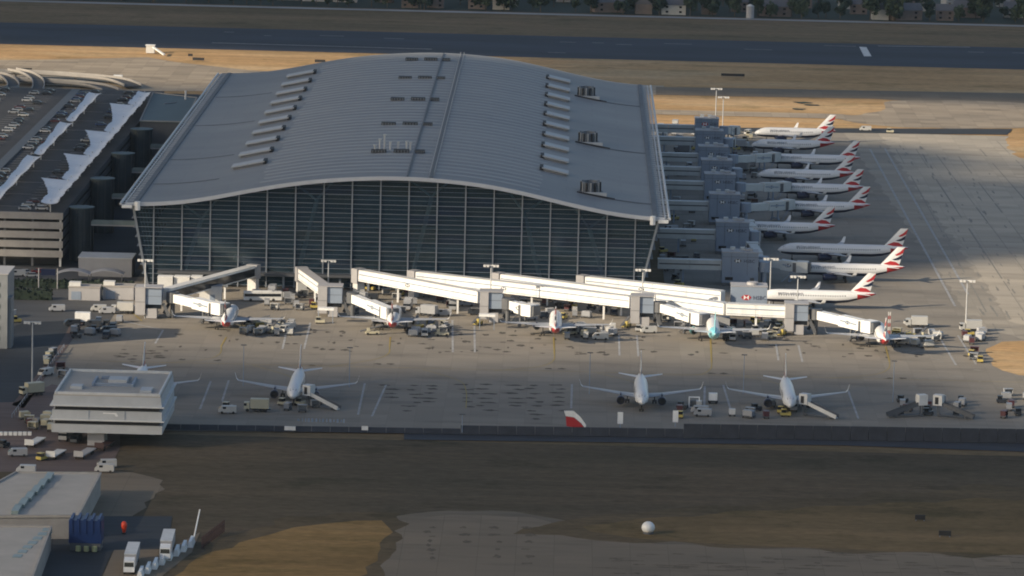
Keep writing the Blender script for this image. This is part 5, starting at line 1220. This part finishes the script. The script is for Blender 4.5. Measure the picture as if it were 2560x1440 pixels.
MB().beam((q[0][0]+4, q[0][1]+60, 20.2), (q[0][0]+8, q[0][1]+66, 20.2), .4, .3).build("roof_rail", M['greyl'], t)
# forecourt: white hall, arched canopies, sheds
x0, y, _ = G(196, 690); x1 = G(330, 692)[0]
t = thing("white_hall", (x0, y, 0), "low pale hall with a blank front in the gap left of the terminal", "building")
MB().box(((x1-x0)/2, 6, 3.0), (x1-x0, 12, 6.0)).build("wall", M['greyl'], t); MB().box(((x1-x0)/2, 6, 6.12), (x1-x0+.5, 12.5, .24)).build("roof", M['offwhite'], t)
for u, lab in ((185, "shallow arched canopy left of the pair on the forecourt"), (268, "shallow arched canopy right of the pair on the forecourt")):
    x, y, _ = G(u, 702); t = thing("arched_canopy", (x, y, 0), lab, "canopy", "arched canopies on the forecourt"); rings = []
    for k in range(9): a = -1+k/4; z = 2.4+1.2*(1-a*a); rings.append([(a*5.5, -3, z), (a*5.5, 3, z), (a*5.5, 3, z+.15), (a*5.5, -3, z+.15)])
    MB().loft(rings).build("roof", M['greyl'], t)
    for a in (-5, 5): MB().tube((a, -2.5, 0), (a, -2.5, 2.7), .15).build("leg", M['greyd'], t)
for u0, u1, v, lab in ((170, 252, 750, "grey service shed left of the pair before the forecourt"), (256, 336, 748, "grey service shed right of the pair before the forecourt")):
    x0, y, _ = G(u0, v); x1 = G(u1, v)[0]; w = x1-x0; t = thing("service_shed", (x0, y, 0), lab, "shed", "service sheds before the forecourt")
    MB().box((w/2, 3, 2.0), (w-.3, 6, 4.0)).build("wall", M['greyl'], t); MB().box((w/2, 3, 4.2), (w, 6.4, .35)).build("roof", M['parapet'], t)
    MB().box((w*.25, -.05, 1.5), (w*.3, .12, 2.6)).build("door", M['grey'], t)
    MB().box((w*.2, 2, 5.0), (w*.36, 3, 1.2)).build("roof_unit", M['offwhite'], t)
def leafy(b, c, s, n, r, leaf=.5):
    for _ in range(n):
        p = (c[0]+r.uniform(-1, 1)*s[0], c[1]+r.uniform(-1, 1)*s[1], c[2]+r.uniform(-1, 1)*s[2]); a = Vector((r.gauss(0, 1), r.gauss(0, 1), r.gauss(0, 1))).normalized(); d = a.orthogonal().normalized()*leaf; e = a.cross(d).normalized()*leaf; q = Vector(p)
        b.quad(q-d-e, q+d-e*.8, q+d*.9+e, q-d*.8+e)
rl = random.Random(5)
for u0, u1, v, h, lab in ((-150, 135, 742, 3.2, "dark clipped hedge along the service road at left"), (20, 340, 716, 2.4, "dark clipped hedge on the bank below the arched canopies")):
    x0, y, _ = G(u0, v); x1 = G(u1, v)[0]; t = thing("hedge", (x0, y, 0), lab, "hedge")
    b = MB(); b.box(((x1-x0)/2, 0, h*.45), (x1-x0, 2.6, h*.9)); leafy(b, ((x1-x0)/2, 0, h*.55), ((x1-x0)/2, 1.6, h*.55), 900, rl, .35); b.build("foliage", M['hedge'], t)
x, y, _ = G(22, 872); t = thing("corner_block", (x-6, y, 0), "tall grey block cut by the left edge beside the service road", "building")
MB().box((0, 8, 11), (11.0, 16, 22)).build("wall", M['greyd2'], t); MB().box((0, 8, 22.15), (11.4, 16.4, .3)).build("roof", M['greyl'], t)
MB().box((5.7, 4, 7.5), (1.6, 6, 15)).build("side_wing", M['greyd2'], t)
for k in range(6): MB().box((-1, -.06, 3+3.2*k), (8.6, .12, 1.2)).build("window", M['darkglass'], t)
x, y, _ = G(120, 722); t = thing("gantry_sign", (x, y, 0), "dark gantry sign over the road between the hedges", "sign")
MB().box((0, 0, 5.4), (4.6, .4, 2.0)).build("panel", M['navy'], t)
for a in (-3, 3): MB().tube((a, 0, 0), (a, 0, 6.6), .2).build("post", M['greyl'], t)
for u, v, kd, c in ((45, 690, 'van', 'white'), (60, 684, 'parked_car', 'silver'), (78, 692, 'parked_car', 'white'), (95, 682, 'parked_car', 'red')):
    vehicle(kd, c, *G(u, v)[:2], .2, "%s %s under the front of the car park" % (c, kd.replace('_', ' ')))
# white store block in front of the terminal
for u0, u1, lab in ((393, 432, "white store cabin left of the row at the terminal foot"), (434, 474, "white store cabin in the middle of the row at the terminal foot"), (476, 505, "white store cabin right of the row at the terminal foot")):
    x0, y, _ = G(u0, 733); x1 = G(u1, 733)[0]; w = x1-x0; t = thing("store_cabin", (x0, y, 0), lab, "cabin", "white cabins at the terminal foot")
    MB().box((w/2, 2, 2.6), (w-.1, 4, 5.2)).build("wall", M['offwhite'], t); MB().box((w/2, 2, 5.3), (w, 4.2, .2)).build("roof", M['white'], t)
x0, y, _ = G(498, 760); x1 = G(553, 760)[0]; t = thing("store_shed", (x0, y, 0), "tall pale store shed under the left sloping bridge", "shed"); w = x1-x0
MB().box((w/2, 2.5, 2.8), (w, 5, 5.6)).build("wall", M['offwhite'], t); MB().box((w/2, 2.5, 5.7), (w+.3, 5.3, .2)).build("roof", M['greyl'], t); MB().box((w*.6, -.05, 1.6), (1.6, .12, 3)).build("door", M['grey'], t)

# ------------------------------------------------------------------ curved ramps, upper left
def ribbon(pts, w, z, label):
    P = [Vector(G(u, v, 0)) for u, v in pts]; Q = []
    for i in range(len(P)-1):
        a0, a, c, c1 = P[max(i-1, 0)], P[i], P[i+1], P[min(i+2, len(P)-1)]
        for k in range(6):
            s = k/6; Q.append(.5*((2*a)+(-a0+c)*s+(2*a0-5*a+4*c-c1)*s*s+(-a0+3*a-3*c+c1)*s**3))
    Q.append(P[-1]); o = P[0]; t = thing("ramp_road", (o.x, o.y, 0), label, "ramp", "curved ramps beyond the car park")
    deck = []; L_ = []; R_ = []
    for i, p in enumerate(Q):
        d = (Q[min(i+1, len(Q)-1)]-Q[max(i-1, 0)]).normalized(); n = Vector((-d.y, d.x, 0))*w/2; zz = z*(1-.5*i/len(Q)); p = p-o
        a, c = p+n, p-n
        deck.append([(a.x, a.y, zz), (c.x, c.y, zz), (c.x, c.y, zz-.6), (a.x, a.y, zz-.6)])
        for side, s in ((L_, a), (R_, c)):
            e = (n.normalized()*.2); side.append([(s.x-e.x, s.y-e.y, zz), (s.x+e.x, s.y+e.y, zz), (s.x+e.x, s.y+e.y, zz+1.0), (s.x-e.x, s.y-e.y, zz+1.0)])
    MB().loft(deck).build("deck", M['road'], t); MB().loft(L_).build("parapet", M['parapet'], t); MB().loft(R_).build("parapet", M['parapet'], t)
    for i in range(2, len(Q), 5):
        p = Q[i]-o; MB().box((p.x, p.y, (z*.7)/2-.4), (1, 1, z*.7)).build("pier_column", M['parapet'], t)
ribbon([(-60, 194), (60, 194), (190, 200), (285, 208), (332, 222)], 8, 2.6, "long sunlit curved ramp nearest the orange grass")
ribbon([(-60, 206), (60, 210), (180, 216), (240, 222), (276, 232)], 8, 2.0, "second curved ramp just in front of the long one")
ribbon([(30, 194), (66, 200), (92, 214), (96, 230), (88, 242)], 5, 3.5, "tight ramp loop at the upper left, right of two")
ribbon([(-40, 200), (5, 206), (28, 218), (30, 232), (-10, 234)], 5, 3.5, "tight ramp loop at the upper left, cut by the edge")

# ------------------------------------------------------------------ far field
x, y, _ = G(376, 132); t = thing("runway_hut", (x, y, 0), "small white equipment hut with a sloping arm beside the runway", "hut")
MB().box((0, 0, 1.8), (4, 3, 3.6)).build("wall", M['offwhite'], t); MB().box((0, 0, 3.75), (4.6, 3.6, .3)).build("roof", M['white'], t); MB().beam((2, -6, 3.4), (8, -14, .6), 1.2, .5).build("arm", M['white'], t)
for u, v, w, lab in ((476, 142, 2.2, "small dark signboard left of the pair in the sunlit grass"), (496, 152, 5.5, "wider dark signboard right of the pair in the sunlit grass"), (800, 157, 5, "dark signboard in the grass near the terminal roof"), (1832, 192, 11, "long dark board in the dim grass beyond the terminal"), (66, 178, 5, "dark signboard near the ramps at upper left"), (2300, 1302, 2.5, "dark signboard in the near grass, upper of two at right"), (2362, 1342, 3, "dark signboard in the near grass, lower of two at right")):
    x, y, _ = G(u, v); t = thing("taxiway_sign", (x, y, 0), lab, "sign", "dark taxiway signs"); MB().box((0, 0, .9), (w, .4, 1.2)).build("panel", M['black'], t)
    for s in (-1, 1): MB().box((s*w*.4, .1, .2), (.15, .2, .5)).build("post", M['grey'], t)
x, y, _ = G(295, 200); o = MB().box((0, 0, 1.2), (4, 2, 2.2)).build("roadside_cabin", M['white']); o.location = (x, y, 0); tag(o, "tiny white cabin behind the long sunlit ramp", "cabin")
# town beyond the perimeter road
gt = random.Random(21)
def crown_mesh(seed, h, r, m):
    q = random.Random(seed); b = MB(); cl = [(q.uniform(-.5, .5)*r, q.uniform(-.5, .5)*r, h*q.uniform(.42, .88), r*q.uniform(.35, .6)) for _ in range(9)]
    for c in cl:
        for _ in range(42):
            d = Vector((q.gauss(0, 1), q.gauss(0, 1), q.gauss(0, 1))).normalized()*c[3]*q.uniform(.6, 1.05)
            p = Vector(c[:3])+d; a = Vector((q.gauss(0, 1), q.gauss(0, 1), q.gauss(0, 1))).normalized(); u = a.orthogonal().normalized()*q.uniform(.5, .95); w = a.cross(u)
            b.quad(p-u-w, p+u-w*.7, p+u*.8+w, p-u*.9+w)
    return b.mesh("crown", m)
def trunk_mesh(seed, h):
    q = random.Random(seed); b = MB(); b.tube((0, 0, 0), (q.uniform(-.3, .3), 0, h*.55), .35, .18, n=6)
    for k in range(3): a = q.uniform(0, 6.3); b.tube((0, 0, h*.35), (1.8*math.cos(a), 1.8*math.sin(a), h*.65), .16, .06, n=5)
    return b.mesh("trunk", M['bark'])
TV = [(crown_mesh(s, h, r, M['leaf_a' if s % 2 else 'leaf_b']), trunk_mesh(s, h)) for s, h, r in ((1, 12, 4.5), (2, 9, 3.8), (3, 14, 5), (4, 8, 3.2), (5, 11, 5.2))]
def tree(x, y, s=1.0):
    kx = gt.randrange(5); cm, tm = TV[kx]
    t = thing("tree", (x, y, -.2), ("tall slim tree", "low dark tree", "tallest leafy tree", "small round dark tree", "broad leafy tree")[kx]+" among the houses beyond the perimeter road", "tree", "trees of the town beyond the runway", gt.uniform(0, 6)); t.scale = (s, s, s)
    link("crown", cm, t); link("trunk", tm, t)
def house_proto(w, d, h, wm, lab_):
    r = thing("house", (0, 0, 0), lab_, "house", "houses of the town beyond the runway")
    MB().box((0, 0, h/2), (w, d, h)).build("wall", wm, r)
    rf = MB(); e = .4; rf.add([(-w/2-e, -d/2-e, h), (w/2+e, -d/2-e, h), (w/2+e, d/2+e, h), (-w/2-e, d/2+e, h), (-w/2-e, 0, h+d*.42), (w/2+e, 0, h+d*.42)], [(0, 1, 5, 4), (2, 3, 4, 5), (0, 4, 3), (1, 2, 5), (3, 2, 1, 0)])
    rf = rf.build("roof", M['slate'], r); MB().box((w*.3, 0, h+d*.42), (.9, .7, 1.6)).build("chimney", M['brick'], rf)
    for zz in (1.6, 4.2):
        for xx in (-w*.28, w*.28): MB().box((xx, -d/2-.03, zz), (1.4, .1, 1.1)).build("window", M['darkglass'], r)
    return r
HP = [house_proto(9, 8, 5.4, M['brick'], 'small brick house among the trees beyond the perimeter road'), house_proto(13, 8, 5.2, M['render'], 'pale rendered pair of houses among the trees beyond the perimeter road'), house_proto(8, 9, 5.6, M['render'], 'narrow pale house among the trees beyond the perimeter road'), house_proto(17, 9, 5.4, M['brick'], 'long brick terrace among the trees beyond the perimeter road')]; hu = set()
for row, (yy, step, off) in enumerate(((1016, 17, 0), (1042, 19, 7), (1075, 20, 3), (1110, 22, 11))):
    x = -235.0+off
    while x < 370:
        x += step*gt.uniform(.75, 1.4)
        if gt.random() < (.5 if row == 0 else .62) and not (x < -60 and row == 0):
            k = gt.randrange(4); o = HP[k] if k not in hu else copy_tree(HP[k]); hu.add(k); o.location = (x, yy+gt.uniform(-4, 4), -.2); o.rotation_euler = (0, 0, gt.choice((0, 0, PI/2, .3)))
        for _ in range(2):
            tree(x+gt.uniform(-9, 9), yy-9+gt.uniform(-3, 8), gt.uniform(.6, 1.15))
x, y, _ = G(1876, 8, 8); t = thing("water_tank", (x, y, 0), "pale round water tank standing out among the far trees", "tank")
MB().tube((0, 0, 0), (0, 0, 6.5), 2.2, n=12).build("shell", M['greyl'], t); MB().tube((0, 0, 6.5), (0, 0, 7.5), 2.2, .4, n=12).build("cap", M['offwhite'], t)

# ------------------------------------------------------------------ thin haze over the whole field
b = MB().box((100, 1200, 128.0), (5200, 5800, 262.0))
hz = b.build("haze", []) if False else link("haze", b.mesh("haze", []))
hm = bpy.data.materials.new("haze_air"); hm.use_nodes = True; ht = hm.node_tree; ht.nodes.clear()
ho = ht.nodes.new("ShaderNodeOutputMaterial"); hv = ht.nodes.new("ShaderNodeVolumePrincipled")
hv.inputs["Color"].default_value = (0.62, 0.80, 1.0, 1); hv.inputs["Density"].default_value = 0.000014; hv.inputs["Anisotropy"].default_value = 0.0
ht.links.new(hv.outputs[0], ho.inputs["Volume"]); hz.data.materials.append(hm); stuff(hz); hz["label"] = "thin pale haze over the airfield"
